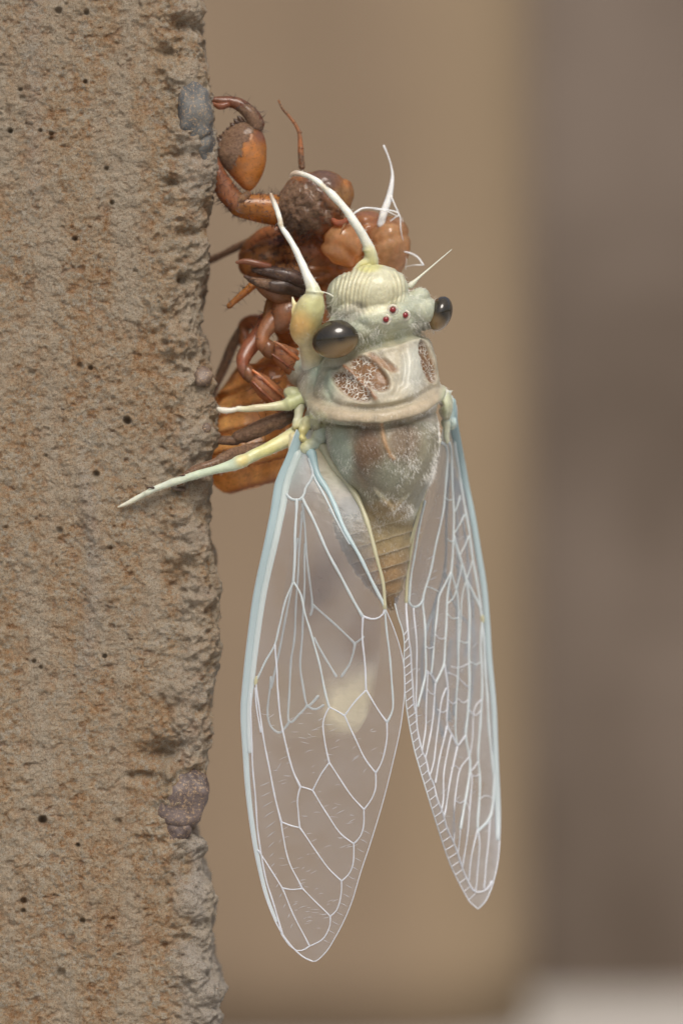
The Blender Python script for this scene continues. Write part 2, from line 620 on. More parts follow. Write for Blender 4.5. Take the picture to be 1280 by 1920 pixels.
# --- rough stone pillar the shell clings to
EDGE = np.array([(375, -60), (375, 0), (378, 28), (373, 52), (378, 96), (381, 127), (388, 151), (391, 206), (391, 258), (390, 292), (388, 316), (381, 395),
    (380, 464), (380, 515), (374, 550), (371, 619), (383, 647), (391, 692), (396, 709), (395, 729), (392, 760), (398, 808), (397, 832), (392, 860), (387, 898),
    (388, 932), (392, 984), (399, 1035), (406, 1104), (412, 1176), (407, 1224), (399, 1276), (395, 1297), (397, 1366), (388, 1428), (382, 1459), (377, 1503),
    (364, 1541), (361, 1562), (376, 1579), (382, 1624), (395, 1665), (406, 1710), (400, 1751), (395, 1789), (406, 1837), (422, 1864), (411, 1895), (409, 1925), (405, 1990)], float)

def front_y(z):
    return 0.02 + 0.0 * z

def build_pillar():
    dz = 0.021
    zs = np.concatenate([[GZ, -20, -15, -12], np.arange(-10.4, 10.4, dz), [11, 12.5, 15]])
    ex = np.interp(960 - zs * 100, EDGE[:, 1], EDGE[:, 0])
    ex = (ex - 640) / 100
    # cross-section param: front from left, rounded corner, side going back, back
    nf, nc, ns = 210, 40, 46
    tf = np.linspace(0, 1, nf)
    rows, near, cornerw = [], [], []
    for z, e in zip(zs, ex):
        rc = 0.55
        fy = front_y(z)
        xl = -7.0
        ecor = e * (CAM + 0.5) / CAM       # silhouette lies about 0.5 u behind the front
        x1 = ecor - rc
        fx = xl + (x1 - xl) * tf
        a = np.linspace(-90, 0, nc + 2)[1:-1] * math.pi / 180
        cx = x1 + rc * np.cos(a)
        cy = fy + rc + rc * np.sin(a)
        sy = fy + rc + np.linspace(0, 1, ns) ** 1.3 * 7.0
        sx = ecor - 0.075 * (sy - fy - rc)
        X = np.concatenate([fx, cx, sx, [-7.0]])
        Y = np.concatenate([np.full(nf, fy), cy, sy, [sy[-1]]])
        rows.append(np.column_stack([X, Y, np.full(len(X), z)]))
        w_ = np.concatenate([sstep(0.84, 1.0, tf), np.ones(nc), 1 - 0.4 * np.linspace(0, 1, ns), [0]])
        cornerw.append(w_)
    m = len(rows[0])
    v = np.vstack(rows)
    cw = np.concatenate(cornerw)
    N = len(zs)
    f = [(k * m + j, k * m + (j + 1) % m, (k + 1) * m + (j + 1) % m, (k + 1) * m + j) for k in range(N - 1) for j in range(m)]
    f += [tuple(range(m))[::-1], tuple((N - 1) * m + j for j in range(m))]
    n = normals(v, f)
    big = fbm(v, 0.45, 3)
    med = fbm(v, 2.2, 4, 0.55)
    fin = fbm(v, 7.5, 3, 0.6)
    chip_lit = fbm(v * np.array([1, 1, 1.3]) + 31, 1.35, 4, 0.55)
    ridg = 1 - np.abs(fbm(v + 9, 3.2, 3, 0.55)) * 1.4
    grad = 0.5 + 0.5 * sstep(3, -4, v[:, 2])
    crust = fbm(v * np.array([1, 1, 1.15]) + 77, 8.5, 3, 0.62)
    d = 0.055 * big + 0.020 * med + 0.020 * fin + 0.015 * np.clip(ridg, -1, 1) + 0.026 * (np.clip(crust, -.8, .35))
    d += cw * (0.12 * np.clip(chip_lit, -1.4, 0.4) + 0.06 * med + 0.045 * np.clip(ridg, -1, 1))
    # grain pockets
    pk = fbm(v * np.array([.9, 1, 1.25]) + 55, 6.5, 3, 0.6)
    d -= 0.032 * sstep(0.45, 1.0, pk)
    # vertical raised scar on the face
    zz, xx = v[:, 2], v[:, 0]
    scar = np.exp(-((xx + 4.72 + 0.12 * np.sin(zz * 1.3)) / 0.16) ** 2) * sstep(-3.6, -2.4, zz) * sstep(1.6, 0.2, zz)
    d += scar * (0.09 + 0.06 * med)
    scar2 = np.exp(-((xx + 5.75) / 0.2) ** 2) * sstep(5.2, 6.2, zz)
    d += scar2 * 0.05
    # round holes seen in the face: px, py, radius px, depth
    holes = [(19, 245, 4.5, .22), (76, 245, 3.5, .14), (96, 250, 4, .16), (96, 260, 4, .14), (238, 789, 7, .30), (180, 889, 6, .24), (80, 1538, 7.5, .3), (146, 1585, 4, .2), (221, 1542, 7, .12),
             (210, 380, 4, .2), (162, 23, 5, .18), (110, 20, 6, .18), (160, 153, 4, .16), (38, 168, 4, .15), (196, 1231, 4, .18), (64, 1241, 4, .16), (76, 1252, 4, .16), (44, 1690, 6, .2), (44, 1708, 4, .16),
             (155, 1727, 5, .18), (115, 1825, 8, .16), (206, 1028, 4, .14), (170, 690, 4, .2), (150, 686, 6, .14), (59, 700, 7, .12), (43, 185, 6, .12), (200, 316, 4, .16), (112, 995, 6, .15), (140, 448, 5, .16)]
    for k in range(10):
        holes.append((rng.uniform(0, 340), rng.uniform(0, 1920), rng.uniform(2.2, 4), rng.uniform(.05, .12)))
    for hx, hy, hr, hd in holes:
        q = P(hx, hy)
        sel = (np.abs(v[:, 0] - q[0]) < .25) & (np.abs(v[:, 2] - q[2]) < .25) & (v[:, 1] < .3)
        r = np.hypot(v[sel, 0] - q[0], (v[sel, 2] - q[2])) / (hr / 100)
        d[sel] -= .7 * hd * np.exp(-r ** 4)
    # deep chipped recesses beside the edge
    for hx, hy, rx, ry, hd in [(318, 100, 26, 14, .30), (352, 48, 20, 12, .22), (330, 290, 18, 9, .2), (322, 345, 20, 10, .18), (330, 1405, 50, 22, .26), (300, 1420, 30, 14, .16), (350, 525, 18, 10, .18),
                               (345, 440, 22, 10, .15), (340, 1150, 22, 30, .15), (345, 1085, 20, 30, .12), (262, 1456, 30, 8, .12)]:
        q = P(hx, hy)
        r = ((v[:, 0] - q[0]) / (rx / 100)) ** 2 + ((v[:, 2] - q[2]) / (ry / 100)) ** 2
        r = r + 0.5 * med
        d -= hd * np.exp(-np.clip(r, 0, 30)) * (v[:, 1] < 1.2)
    n[:, 2] *= 0.4
    v2 = v + n * d[:, None]
    v2[:m, 2] = GZ
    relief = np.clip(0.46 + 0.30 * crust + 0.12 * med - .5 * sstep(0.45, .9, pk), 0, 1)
    low = sstep(-5.2, -6.6, v[:, 2])
    ch = np.clip(cw * sstep(-3.35, -2.75, v[:, 0]) * sstep(-0.2, 0.6, chip_lit + 0.8 * low) * (0.45 + 0.45 * low) + .55 * np.clip(scar + .7 * scar2, 0, 1) * (v[:, 1] < .4), 0, 0.9)
    ob = mesh_obj('stone_pillar', (v2, f), MS, attrs={'relief': relief, 'chip_lit': ch})
    return ob

pillar = build_pillar()
pillar['label'] = 'rough tan stone pillar with pitted face and chipped corner'
pillar['category'] = 'pillar'

def pebble(c, r, rr, mat, seed):
    v, f = ell(c, r, rr, 48, 32, .75)
    n = normals(v, f)
    v = v + n * (0.13 * fbm(v + seed, 1.6, 3))[:, None] + n * (0.02 * fbm(v + seed, 6, 3))[:, None]
    return mesh_obj('pebble', (v, f), mat, pillar)
PB1 = mat_pebble('grey_pebble', (0.085, 0.088, 0.088), (0.17, 0.165, 0.15), 0.75)
PB2 = mat_pebble('brown_pebble', (0.09, 0.06, 0.045), (0.22, 0.16, 0.12), 0.5)
PB3 = mat_pebble('mauve_pebble', (0.065, 0.045, 0.04), (0.145, 0.11, 0.10), 0.55)
pebble(P(364, 205, 0.20), (.34, .34, .60), (0, -10, 0), PB1, 1)['label'] = 'smooth grey pebble set in the chipped pillar edge'
pebble(P(381, 236, 0.40), (.15, .40, .74), (0, -2, 0), PB1, 5)['label'] = 'long grey pebble along the pillar edge'
pebble(P(380, 712, 0.45), (.20, .46, .24), (0, 0, 0), PB2, 9)['label'] = 'glossy brown pebble at the pillar edge'
pebble(P(384, 815, 0.45), (.16, .42, .28), (0, 20, 0), PB2, 12)
pebble(P(343, 1497, 0.24), (.46, .26, .60), (0, 28, 0), PB3, 15)['label'] = 'mauve quartz pebble in the lower pillar edge'
pebble(P(328, 1562, 0.17), (.28, .20, .34), (0, 30, 0), PB3, 21)
pebble(P(333, 917, 0.0), (.16, .1, .06), (0, 12, 0), PB2, 25)

# ------------------------------------------------------------------ hair helper
def spikes(roots, dirs, lens, rad, bend=None):
    """one mesh of thin three-sided tapering hairs, each of two bent segments"""
    n = len(roots)
    d = dirs / (np.linalg.norm(dirs, axis=1)[:, None] + 1e-9)
    up = np.where(np.abs(d[:, 1:2]) > .9, [[1., 0, 0]], [[0, 1., 0]])
    a = np.cross(d, up); a /= np.linalg.norm(a, axis=1)[:, None]
    b = np.cross(d, a)
    L = lens[:, None]
    bd = np.zeros_like(d) if bend is None else bend
    mid = roots + d * L * 0.5 + bd * L * 0.12
    tip = roots + d * L + bd * L * 0.45
    V = np.empty((n, 7, 3))
    for k in range(3):
        w_ = math.cos(2.0944 * k) * a + math.sin(2.0944 * k) * b
        V[:, k] = roots + w_ * rad
        V[:, 3 + k] = mid + w_ * rad * 0.75
    V[:, 6] = tip
    F = []
    for i in range(n):
        o = i * 7
        for k in range(3):
            k2 = (k + 1) % 3
            F.append((o + k, o + k2, o + 3 + k2, o + 3 + k))
            F.append((o + 3 + k, o + 3 + k2, o + 6))
    return V.reshape(-1, 3), F

def scatter(v, f, n, mask=None):
    q = np.array([t[:3] for t in f])
    ar = np.linalg.norm(np.cross(v[q[:, 1]] - v[q[:, 0]], v[q[:, 2]] - v[q[:, 0]]), axis=1)
    if mask is not None:
        ar = ar * mask[q[:, 0]]
    idx = rng.choice(len(q), n, p=ar / ar.sum())
    u, w_ = rng.random(n), rng.random(n)
    fl = u + w_ > 1
    u[fl], w_[fl] = 1 - u[fl], 1 - w_[fl]
    t = q[idx]
    pts = v[t[:, 0]] + (v[t[:, 1]] - v[t[:, 0]]) * u[:, None] + (v[t[:, 2]] - v[t[:, 0]]) * w_[:, None]
    nr = np.cross(v[t[:, 1]] - v[t[:, 0]], v[t[:, 2]] - v[t[:, 0]])
    nr /= np.linalg.norm(nr, axis=1)[:, None] + 1e-12
    return pts, nr

def bristles(vf, n, length, rad, parent, tint, mat, name='bristles', mask=None, lean=(0, 0, 0), spread=0.5, sign=1):
    v, f = vf
    p, nr = scatter(np.asarray(v), f, n, mask)
    d = nr * sign + rng.normal(0, spread, (n, 3)) + np.asarray(lean)
    return mesh_obj(name, spikes(p, d, length * rng.uniform(.5, 1.2, n), rad, rng.normal(0, .4, (n, 3))), mat, parent, smooth=False, colr=tint, attrs={'clear': 0.0}, kind='stuff')

# ------------------------------------------------------------------ the empty shell (exuvia)
AMB = np.array([0.50, 0.195, 0.035])
BRN = np.array([0.31, 0.125, 0.052])
RED = np.array([0.21, 0.065, 0.032])
DRK = np.array([0.035, 0.022, 0.02])
GRY = np.array([0.22, 0.16, 0.125])
PALE = np.array([0.82, 0.50, 0.21])

shell = thing('cicada_shell', 'empty amber brown nymph shell with digging claws clinging to the pillar edge', 'insect shell', P(440, 925, 1.6))

def rough_up(vf, amp=0.02, sc=3.0, ridges=None):
    v, f = vf
    n = normals(v, f)
    d = amp * fbm(v, sc, 3)
    if ridges is not None:
        d = d + ridges(v)
    return v + n * d[:, None], f

def near(v, px, py, r, soft=0.5):
    q = P(px, py)
    return sstep(1 + soft, 1 - soft, np.hypot((v[:, 0] - q[0]) , (v[:, 2] - q[2])) / (r / 100))

# head, thorax and abdomen fused into one hollow skin
sb = [ell(P(583, 388, 1.05), (.66, .70, .66), (0, 25, 0), power=.95),
      ell(P(606, 358, 1.0), (.40, .50, .42), (0, 40, 0)),
      ell(P(506, 484, 1.95), (.62, .45, .38), (0, -20, 0)), ell(P(545, 545, 1.6), (.45, .40, .30), (0, -10, 0)),
      ell(P(636, 372, 1.25), (.24, .5, .38), (0, 25, 0)),
      ell(P(560, 430, 1.15), (.42, .5, .30), (0, 20, 0)),
      ell(P(590, 470, 1.55), (.62, .62, .45), (0, 10, 0)),
      ell(P(575, 515, 1.5), (.75, .45, .28), (0, -5, 0)),
      ell(P(640, 560, 2.0), (.95, .75, 1.1), (0, 5, 0)),
      ell(P(600, 660, 2.2), (.85, .8, 1.2), (0, 12, 0)),
      ell(P(545, 600, 1.7), (.35, .4, .45), (0, 10, 0)),
      ell(P(535, 760, 2.2), (.95, .85, 1.1), (0, 12, 0)),
      ell(P(456, 860, 2.12), (.80, .85, .64), (0, -8, 0), 40, 28),
      loft([(*P(525, 690, 2.2), .7, .8, -6), (*P(500, 740, 2.2), .86, .9, -6), (*P(476, 800, 2.2), .94, .95, -6), (*P(462, 850, 2.15), .92, .92, -6), (*P(452, 888, 2.1), .76, .78, -5), (*P(446, 910, 2.06), .52, .55, -3), (*P(443, 921, 2.05), .22, .25, 0)], 40, 40)]
v, f = remesh(sb, 0.032, 3)
px, py = v[:, 0] * 100 + 640, 960 - v[:, 2] * 100
nn = normals(v, f)
d = 0.024 * fbm(v, 3.5, 3) + 0.03 * (.5 - np.abs(fbm(v + 40, 2.4, 2))) * sstep(620, 560, py) * sstep(420, 470, py)
# abdominal rings
ab = sstep(690, 740, py) * sstep(600, 560, px)
ph = (py + 0.25 * (px - 460)) / 38.0
d += ab * 0.10 * ((ph % 1.0) ** 1.5 - 0.5)
# ribbed brow (postclypeus) of the empty head
hd = near(v, 585, 392, 66, .25)
d += hd * 0.022 * np.sin(((px - 520) * 0.75 - (py - 392) * 0.65) / 9.0 * 2.2) * sstep(560, 600, px)
# crumpled papery lobes
lobe = near(v, 725, 462, 60, .3)
d += lobe * 0.05 * fbm(v, 2.2, 2)
d -= .045 * np.exp(-(fbm(v + 13, 1.9, 2) / .055) ** 2) * (1 - ab)
v = v + nn * d[:, None]
c = np.tile(BRN * 0.5 + AMB * 0.6, (len(v), 1))
def paint(c, m, cl):
    return c * (1 - m[:, None]) + np.asarray(cl) * m[:, None]
c = paint(c, hd, (0.19, 0.075, 0.03))
c = paint(c, near(v, 603, 333, 30, .5), (0.14, 0.085, 0.07))
c = paint(c, near(v, 648, 365, 22, .5), (0.42, 0.22, 0.07))
c = paint(c, lobe, (0.42, 0.215, 0.095))
c = paint(c, near(v, 600, 500, 60, .5) * (1 - lobe), (0.34, 0.135, 0.04))
c = paint(c, near(v, 505, 490, 48, .6) * .8, (0.40, 0.19, 0.075))
c = paint(c, ab, PALE * [1.1, 1.0, 0.85])
c = paint(c, ab * sstep(.72, .98, ph % 1.0), (0.26, 0.10, 0.03))
crz = np.exp(-(fbm(v + 13, 1.9, 2) / .055) ** 2) * (1 - ab)
c = paint(c, crz * .65, (0.12, 0.04, 0.015))
c = paint(c, sstep(.25, .8, fbm(v + 70, 2.6, 3)) * (1 - ab) * .55, (0.52, 0.27, 0.10))
c = paint(c, near(v, 590, 445, 40, .5) * .7, RED * 1.3)
dirt = 0.98 * near(v, 546, 380, 44, .5) + 0.45 * near(v, 580, 400, 48, .5) + 0.12 + .30 * near(v, 500, 470, 40, .6)
d_dirt = np.clip(dirt - .4, 0, 1)
v = v + nn * (d_dirt * .035 * fbm(v, 11, 3, .6))[:, None]
clear = 0.10 + 0.20 * ab + 0.2 * lobe
mesh_obj('body_skin', (v, f), CH, shell, colr=c, attrs={'dirt': dirt, 'clear': clear})
skin = (v, f)
bristles(skin, 700, .17, .006, shell, DRK * 1.5, HAIRD, mask=near(v, 530, 440, 60, .3) + near(v, 560, 460, 50, .3), lean=(-.5, -.2, -.1))

# clear papery eye bubble
v, f = ell(P(643, 458, 0.75), (.40, .34, .44), (0, 10, 0), 48, 32)
n = normals(v, f)
r_ = (v[:, 0] - P(643, 458)[0]) * .5 + (v[:, 2] - P(643, 458)[2])
v = v + n * (0.035 * np.sin(r_ * 19 + 2.5 * vnoise(v * 2)) * sstep(-.25, .15, -r_) + 0.03 * fbm(v, 3, 2))[:, None]
mesh_obj('eye_cover', (v, f), CHP, shell, colr=(0.62, 0.36, 0.17), attrs={'dirt': 0.02, 'clear': 0.40})

for c_, r_, rr_, t_ in [(P(722, 466, 1.6), (.45, .70, .68), (0, 16, 0), (0.52, 0.31, 0.16)), (P(690, 432, 1.75), (.40, .5, .40), (0, -30, 0), (0.44, 0.22, 0.11))]:
    v, f = ell(c_, r_, rr_, 56, 40)
    n = normals(v, f)
    v = v + n * (.05 * fbm(v + 3, 1.3, 2) + .012 * vnoise(v * 4 + 9) - .045 * np.exp(-((v[:, 2] - c_[2] - .12 - .3 * (v[:, 0] - c_[0])) / .05) ** 2))[:, None]
    mesh_obj('thorax_lobe', (v, f), CHP, shell, colr=t_, attrs={'dirt': 0.03, 'clear': 0.25})

def seg(name, pts, radii, parent, tint, dirt=0.15, clear=0.10, flat=1.0, n=22, sg=14, amp=.015, dirt_fn=None, tint2=None, hair=0, fd=None, hl=.16):
    vf = tube(PX(pts), radii, n, sg, flat, fd)
    vf = rough_up(vf, amp, 4.0)
    v, f = vf
    c = np.tile(np.asarray(tint, float), (len(v), 1))
    if tint2 is not None:
        t = np.linspace(0, 1, len(v))
        c = c * (1 - t[:, None]) + np.asarray(tint2) * t[:, None]
    dd = np.full(len(v), dirt) if dirt_fn is None else dirt_fn(v)
    ob = mesh_obj(name, vf, CH, parent, colr=c, attrs={'dirt': dd, 'clear': clear})
    if hair:
        par = parent if (parent.parent is not None) else ob
        bristles(vf, hair * 2, hl, .006, par, DRK * 1.6, HAIRD)
    return ob

def blob(name, v_f, parent, tint, dirt=0.1, clear=0.0):
    return mesh_obj(name, v_f, CH, parent, colr=tint, attrs={'dirt': dirt, 'clear': clear})

# --- big digging foreleg
def outline_solid(outline, yc, thick, n=110, rings=24):
    """rounded lens-like solid from an outline (px) - puffed to the given half thickness"""
    o = cr(np.vstack([outline, outline[:1]]), n + 1)[:-1]
    c0 = o.mean(0)
    V, F = [], []
    for sgn in (-1, 1):
        for k in range(rings):
            a = k / rings * math.pi / 2
            s_ = math.cos(a)
            q = c0 + (o - c0) * s_
            y = yc + sgn * thick * math.sin(a)
            V.append(np.array([P(x_, y_, y) for x_, y_ in q]))
        V.append(np.array([P(c0[0], c0[1], yc + sgn * thick)]))
    per = rings * n + 1
    for si in range(2):
        o0 = si * per
        for k in range(rings - 1):
            for j in range(n):
                j2 = (j + 1) % n
                q = (o0 + k * n + j, o0 + k * n + j2, o0 + (k + 1) * n + j2, o0 + (k + 1) * n + j)
                F.append(q if si == 0 else q[::-1])
        for j in range(n):
            j2 = (j + 1) % n
            t = (o0 + (rings - 1) * n + j, o0 + (rings - 1) * n + j2, o0 + per - 1)
            F.append(t if si == 0 else t[::-1])
    for j in range(n):          # stitch the rims
        j2 = (j + 1) % n
        F.append((j2, j, per + j, per + j2))
    return np.vstack(V), F

ol = np.array([(485, 238), (496, 258), (500, 285), (498, 308), (489, 334), (474, 354), (462, 357), (446, 343), (424, 318), (404, 298), (397, 284), (411, 258), (432, 236), (455, 228), (472, 230)], float)
vf = rough_up(outline_solid(ol, 0.85, 0.30), .012, 3)
v = vf[0]
px, py = v[:, 0] * 100 + 640, 960 - v[:, 2] * 100
t = sstep(-30, 30, (px - 448) - (py - 290) * .25 + 15)
c = paint(np.tile(BRN, (len(v), 1)), t, AMB * [1.0, .95, .9])
c = paint(c, near(v, 490, 245, 16, .6), RED)
dg = 1.15 * sstep(462, 425, px + (py - 290) * 0.55) * sstep(330, 295, py + (410 - px) * .1)
fore = mesh_obj('foreleg', vf, CH, shell, colr=c, attrs={'dirt': 0.1 + dg, 'clear': .05})
fore['label'] = 'large amber digging foreleg with toothed claw and grey mud'
for k in range(8):
    t = k / 7
    x_, y_ = 405 + 44 * t, 266 - 40 * t + 5 * math.sin(t * 5)
    s_ = 1.35 - 0.75 * abs(t - .15)
    seg('tooth', [(x_ + 6, y_ + 7, .82), (x_, y_, .80), (x_ - 5 * s_, y_ - 5 * s_, .78)], [.075 * s_, .06 * s_, .012], fore, DRK * 1.3, .35, n=7, sg=8, amp=0)
def dirt_under(v):
    return 0.25 + 0.8 * near(v, 462, 212, 22, .6) + .5 * near(v, 480, 232, 14, .5)
seg('claw', [(482, 238, .82), (474, 220, .8), (460, 203, .8), (442, 193, .8), (420, 190, .78), (404, 187, .75), (393, 186, .72)], [.16, .15, .14, .12, .10, .07, .025], fore, RED * .9, dirt_fn=dirt_under, n=30, hair=20, tint2=RED * .8)
seg('claw', [(428, 196, .72), (412, 199, .7), (396, 193, .7)], [.06, .06, .02], fore, RED * 1.3, .05)
seg('femur', [(400, 297, .75), (410, 330, .75), (424, 358, .8), (446, 385, .85)], [.12, .17, .20, .19], fore, RED * 1.25, .05, n=26, hair=110, tint2=BRN * 1.2)
seg('trochanter', [(440, 384, .85), (468, 388, .9), (500, 392, .95), (530, 396, 1.05)], [.19, .25, .28, .30], fore, AMB * .8, .08, n=26, hair=160, tint2=AMB)
seg('joint', [(447, 378, .72), (458, 370, .72), (466, 362, .75)], [.07, .08, .05], fore, (0.36, 0.20, 0.09), .5)

# --- second foreleg, folded, with black claws
f2 = seg('foreleg', [(475, 506, .45), (495, 509, .42), (525, 514, .4), (555, 522, .45), (574, 532, .6)], [.045, .10, .135, .15, .14], shell, DRK * 1.6, .36, n=26, tint2=DRK * 2.2, hair=25)
f2['label'] = 'folded second foreleg with blackish claws'
seg('claw', [(444, 492, .35), (460, 490, .35), (482, 494, .36), (506, 500, .4)], [.025, .06, .07, .06], f2, RED * 1.1, .03, n=18)
seg('claw', [(459, 518, .45), (478, 528, .42), (505, 534, .4), (535, 538, .45), (562, 545, .6)], [.025, .08, .12, .15, .15], f2, DRK * 1.2, dirt_fn=lambda v: .2 + .8 * near(v, 490, 521, 18, .7), n=26)
vf = rough_up(outline_solid(np.array([(474, 528), (500, 530), (535, 530), (560, 536), (562, 552), (548, 566), (525, 570), (503, 562), (486, 548)], float), .62, .22), .01, 3)
blob('femur', vf, f2, BRN * .95, .15)

seg('rostrum', [(430, 574, 1.0), (445, 560, 1.0), (462, 545, 1.0), (480, 530, 1.05)], [.055, .065, .07, .08], shell, AMB * .72, .05, n=18, hair=22, tint2=AMB * .9)
a1 = seg('antenna', [(566, 314, .95), (564, 290, .95), (563, 272, .95), (561, 250, .95), (553, 232, .95), (541, 217, .95), (530, 204, .95), (522, 188, .95)], [.065, .058, .05, .036, .034, .027, .026, .016], shell, BRN * 1.3, .12, n=46, sg=8, amp=.006, dirt_fn=lambda v: .1 + .6 * near(v, 565, 300, 25, .6) + .5 * near(v, 526, 196, 16, .6))
for x_, y_, r_ in [(564, 278, .056), (562, 248, .042), (551, 230, .038), (536, 211, .032)]:
    blob('antenna_joint', ell(P(x_, y_, .95), (r_, r_, r_ * .7)), a1, BRN * .8, .3)
seg('antenna', [(622, 412, .55), (636, 419, .5), (650, 414, .48), (654, 404, .48), (652, 398, .5)], [.05, .06, .055, .06, .05], shell, RED * 1.8, .05, n=22)
seg('antenna', [(650, 414, .46), (642, 428, .44), (637, 440, .44)], [.025, .018, .008], shell, (0.4, 0.22, 0.12), .05, n=12, sg=6)

# --- middle and hind legs, near side
def knee(parent, x_, y_, yy, r, tint, rr=0):
    blob('joint', rough_up(ell(P(x_, y_, yy), r, (0, rr, 0), 24, 16), .015, 5), parent, tint, .1)
l3 = seg('middle_leg', [(586, 706, .85), (566, 692, .70), (545, 676, .6), (526, 662, .58), (512, 653, .62)], [.18, .23, .24, .20, .12], shell, BRN * 1.3, .14, n=30, flat=.7, tint2=BRN * 1.6, hair=20)
knee(l3, 504, 654, .60, (.15, .15, .19), BRN * .8, -20)
seg('tibia', [(500, 662, .58), (492, 645, .56), (493, 628, .6), (504, 610, .68), (520, 590, .8)], [.08, .12, .13, .17, .20], l3, BRN * 1.3, .08, n=26, flat=.8, hair=12)
seg('ridge', [(514, 640, .43), (530, 650, .42), (552, 668, .44), (584, 694, .6)], [.02, .035, .04, .03], l3, BRN * 2.2, .03, n=20, sg=8)
seg('ridge', [(510, 664, .46), (530, 678, .45), (556, 696, .50), (578, 712, .6)], [.02, .03, .035, .03], l3, RED * 1.6, .03, n=20, sg=8)
seg('coxa', [(548, 566, 1.0), (538, 588, .78), (524, 612, .72)], [.30, .32, .20], l3, BRN * 1.5, .05, n=22, tint2=BRN, hair=24)
seg('trochanter', [(512, 566, .95), (508, 590, .85), (503, 612, .8)], [.14, .16, .12], l3, AMB * .6, .05, n=16, hair=14)
l4 = seg('middle_leg', [(545, 768, .85), (524, 751, .76), (503, 733, .70), (486, 716, .70), (474, 704, .74)], [.16, .20, .21, .18, .11], shell, BRN * 1.35, .22, n=30, flat=.7, hair=20)
knee(l4, 467, 701, .74, (.13, .14, .18), BRN * .8, -25)
seg('tibia', [(464, 708, .72), (456, 692, .72), (456, 675, .78), (466, 655, .9), (484, 628, 1.05), (502, 598, 1.2)], [.07, .11, .13, .16, .16, .17], l4, RED * 1.5, .1, n=32, flat=.8, hair=16)
seg('ridge', [(474, 694, .58), (490, 706, .54), (512, 727, .55), (540, 752, .66)], [.02, .03, .035, .028], l4, BRN * 2.1, .03, n=20, sg=8)
seg('ridge', [(474, 716, .60), (494, 736, .56), (520, 760, .62)], [.02, .03, .028], l4, RED * 1.5, .03, n=18, sg=8)

l5 = seg('hind_leg', [(552, 776, .5), (520, 790, .45), (490, 802, .45), (462, 815, .48), (444, 822, .5)], [.15, .16, .17, .16, .13], shell, GRY * .7, .95, n=30, amp=.03, dirt_fn=lambda v: .98 - .6 * sstep(510, 560, v[:, 0] * 100 + 640), hair=14)
seg('tarsus', [(446, 826, .5), (424, 827, .5), (404, 825, .5), (396, 822, .5)], [.10, .095, .08, .05], l5, GRY, 1.0, n=18, amp=.015)
l6 = seg('hind_leg', [(500, 838, .6), (470, 842, .45), (440, 852, .25), (410, 866, .05)], [.12, .12, .13, .11], shell, GRY * .8, .98, n=26, amp=.025, hair=12)
seg('tarsus', [(412, 866, .04), (388, 874, -.06), (362, 884, -.10), (344, 897, -.09), (331, 912, -.04)], [.11, .10, .09, .07, .05], l6, GRY * 1.1, 1.0, n=22, amp=.015)

# --- far side legs
l7 = seg('far_leg', [(494, 442, 2.4), (478, 452, 2.4), (462, 470, 2.4)], [.13, .14, .12], shell, AMB * .7, .15, n=18)
seg('femur', [(520, 436, 2.2), (492, 446, 2.3), (470, 465, 2.4), (456, 482, 2.45)], [.18, .17, .15, .12], l7, BRN * 1.7, .1, n=18)
seg('tibia', [(500, 436, 2.75), (460, 456, 2.9), (425, 474, 3.0), (384, 492, 3.1), (362, 500, 3.1)], [.07, .07, .075, .075, .06], l7, GRY * .55, .9, n=26)
l8 = seg('far_leg', [(462, 612, 3.0), (440, 640, 3.0), (425, 675, 3.0), (408, 715, 3.0), (392, 752, 2.9)], [.13, .11, .10, .09, .07], shell, GRY * .5, .7, n=26)
seg('femur', [(500, 610, 2.6), (475, 604, 2.9), (458, 614, 3.0), (462, 650, 2.9)], [.16, .15, .13, .12], l8, BRN * 1.5, .25, n=22)
seg('tibia', [(450, 690, 2.7), (425, 725, 2.8), (402, 760, 2.8)], [.08, .07, .06], l8, AMB * .6, .3, n=18)

# --- white shed linings that hang from the shell
def thread(pts, radii, flat=1.0, n=30, fd=None):
    vf = tube(PX(pts), radii, n, 7, flat, fd)
    return mesh_obj('lining_thread', vf, THREAD, shell, colr=(0.80, 0.80, 0.77))
thread([(713, 422, 1.1), (720, 396, 1.1), (729, 370, 1.1), (735, 335, 1.1), (733, 312, 1.1), (727, 292, 1.1), (719, 273, 1.1)], [.075, .075, .065, .035, .018, .016, .02], .5, 40)
thread([(660, 404, .6), (668, 397, .6), (684, 390, .7), (719, 393, .9), (747, 401, 1.0), (751, 431, 1.0), (756, 455, 1.1)], [.02, .022, .018, .016, .014, .010, .006], n=50)
thread([(733, 368, 1.05), (740, 385, 1.0), (747, 402, 1.0), (740, 408, 1.0), (731, 415, 1.0)], [.016, .014, .013, .012, .008], n=30)
thread([(700, 392, .8), (724, 396, .9), (744, 405, .95)], [.010, .012, .008], n=20)
thread([(758, 472, 1.2), (772, 476, 1.2), (784, 484, 1.2), (793, 497, 1.2)], [.012, .018, .018, .02], n=24)
thread([(793, 497, 1.2), (778, 497, 1.2), (761, 500, 1.3)], [.012, .008, .005], n=18)
thread([(753, 408, 1.4), (757, 430, 1.4), (762, 470, 1.4), (760, 505, 1.4)], [.005, .006, .006, .005], n=24)

# ------------------------------------------------------------------ the cicada
cic = thing('cicada', 'pale freshly moulted cicada with milky clear wings hanging beside its brown shell', 'cicada', P(735, 1140, .3))

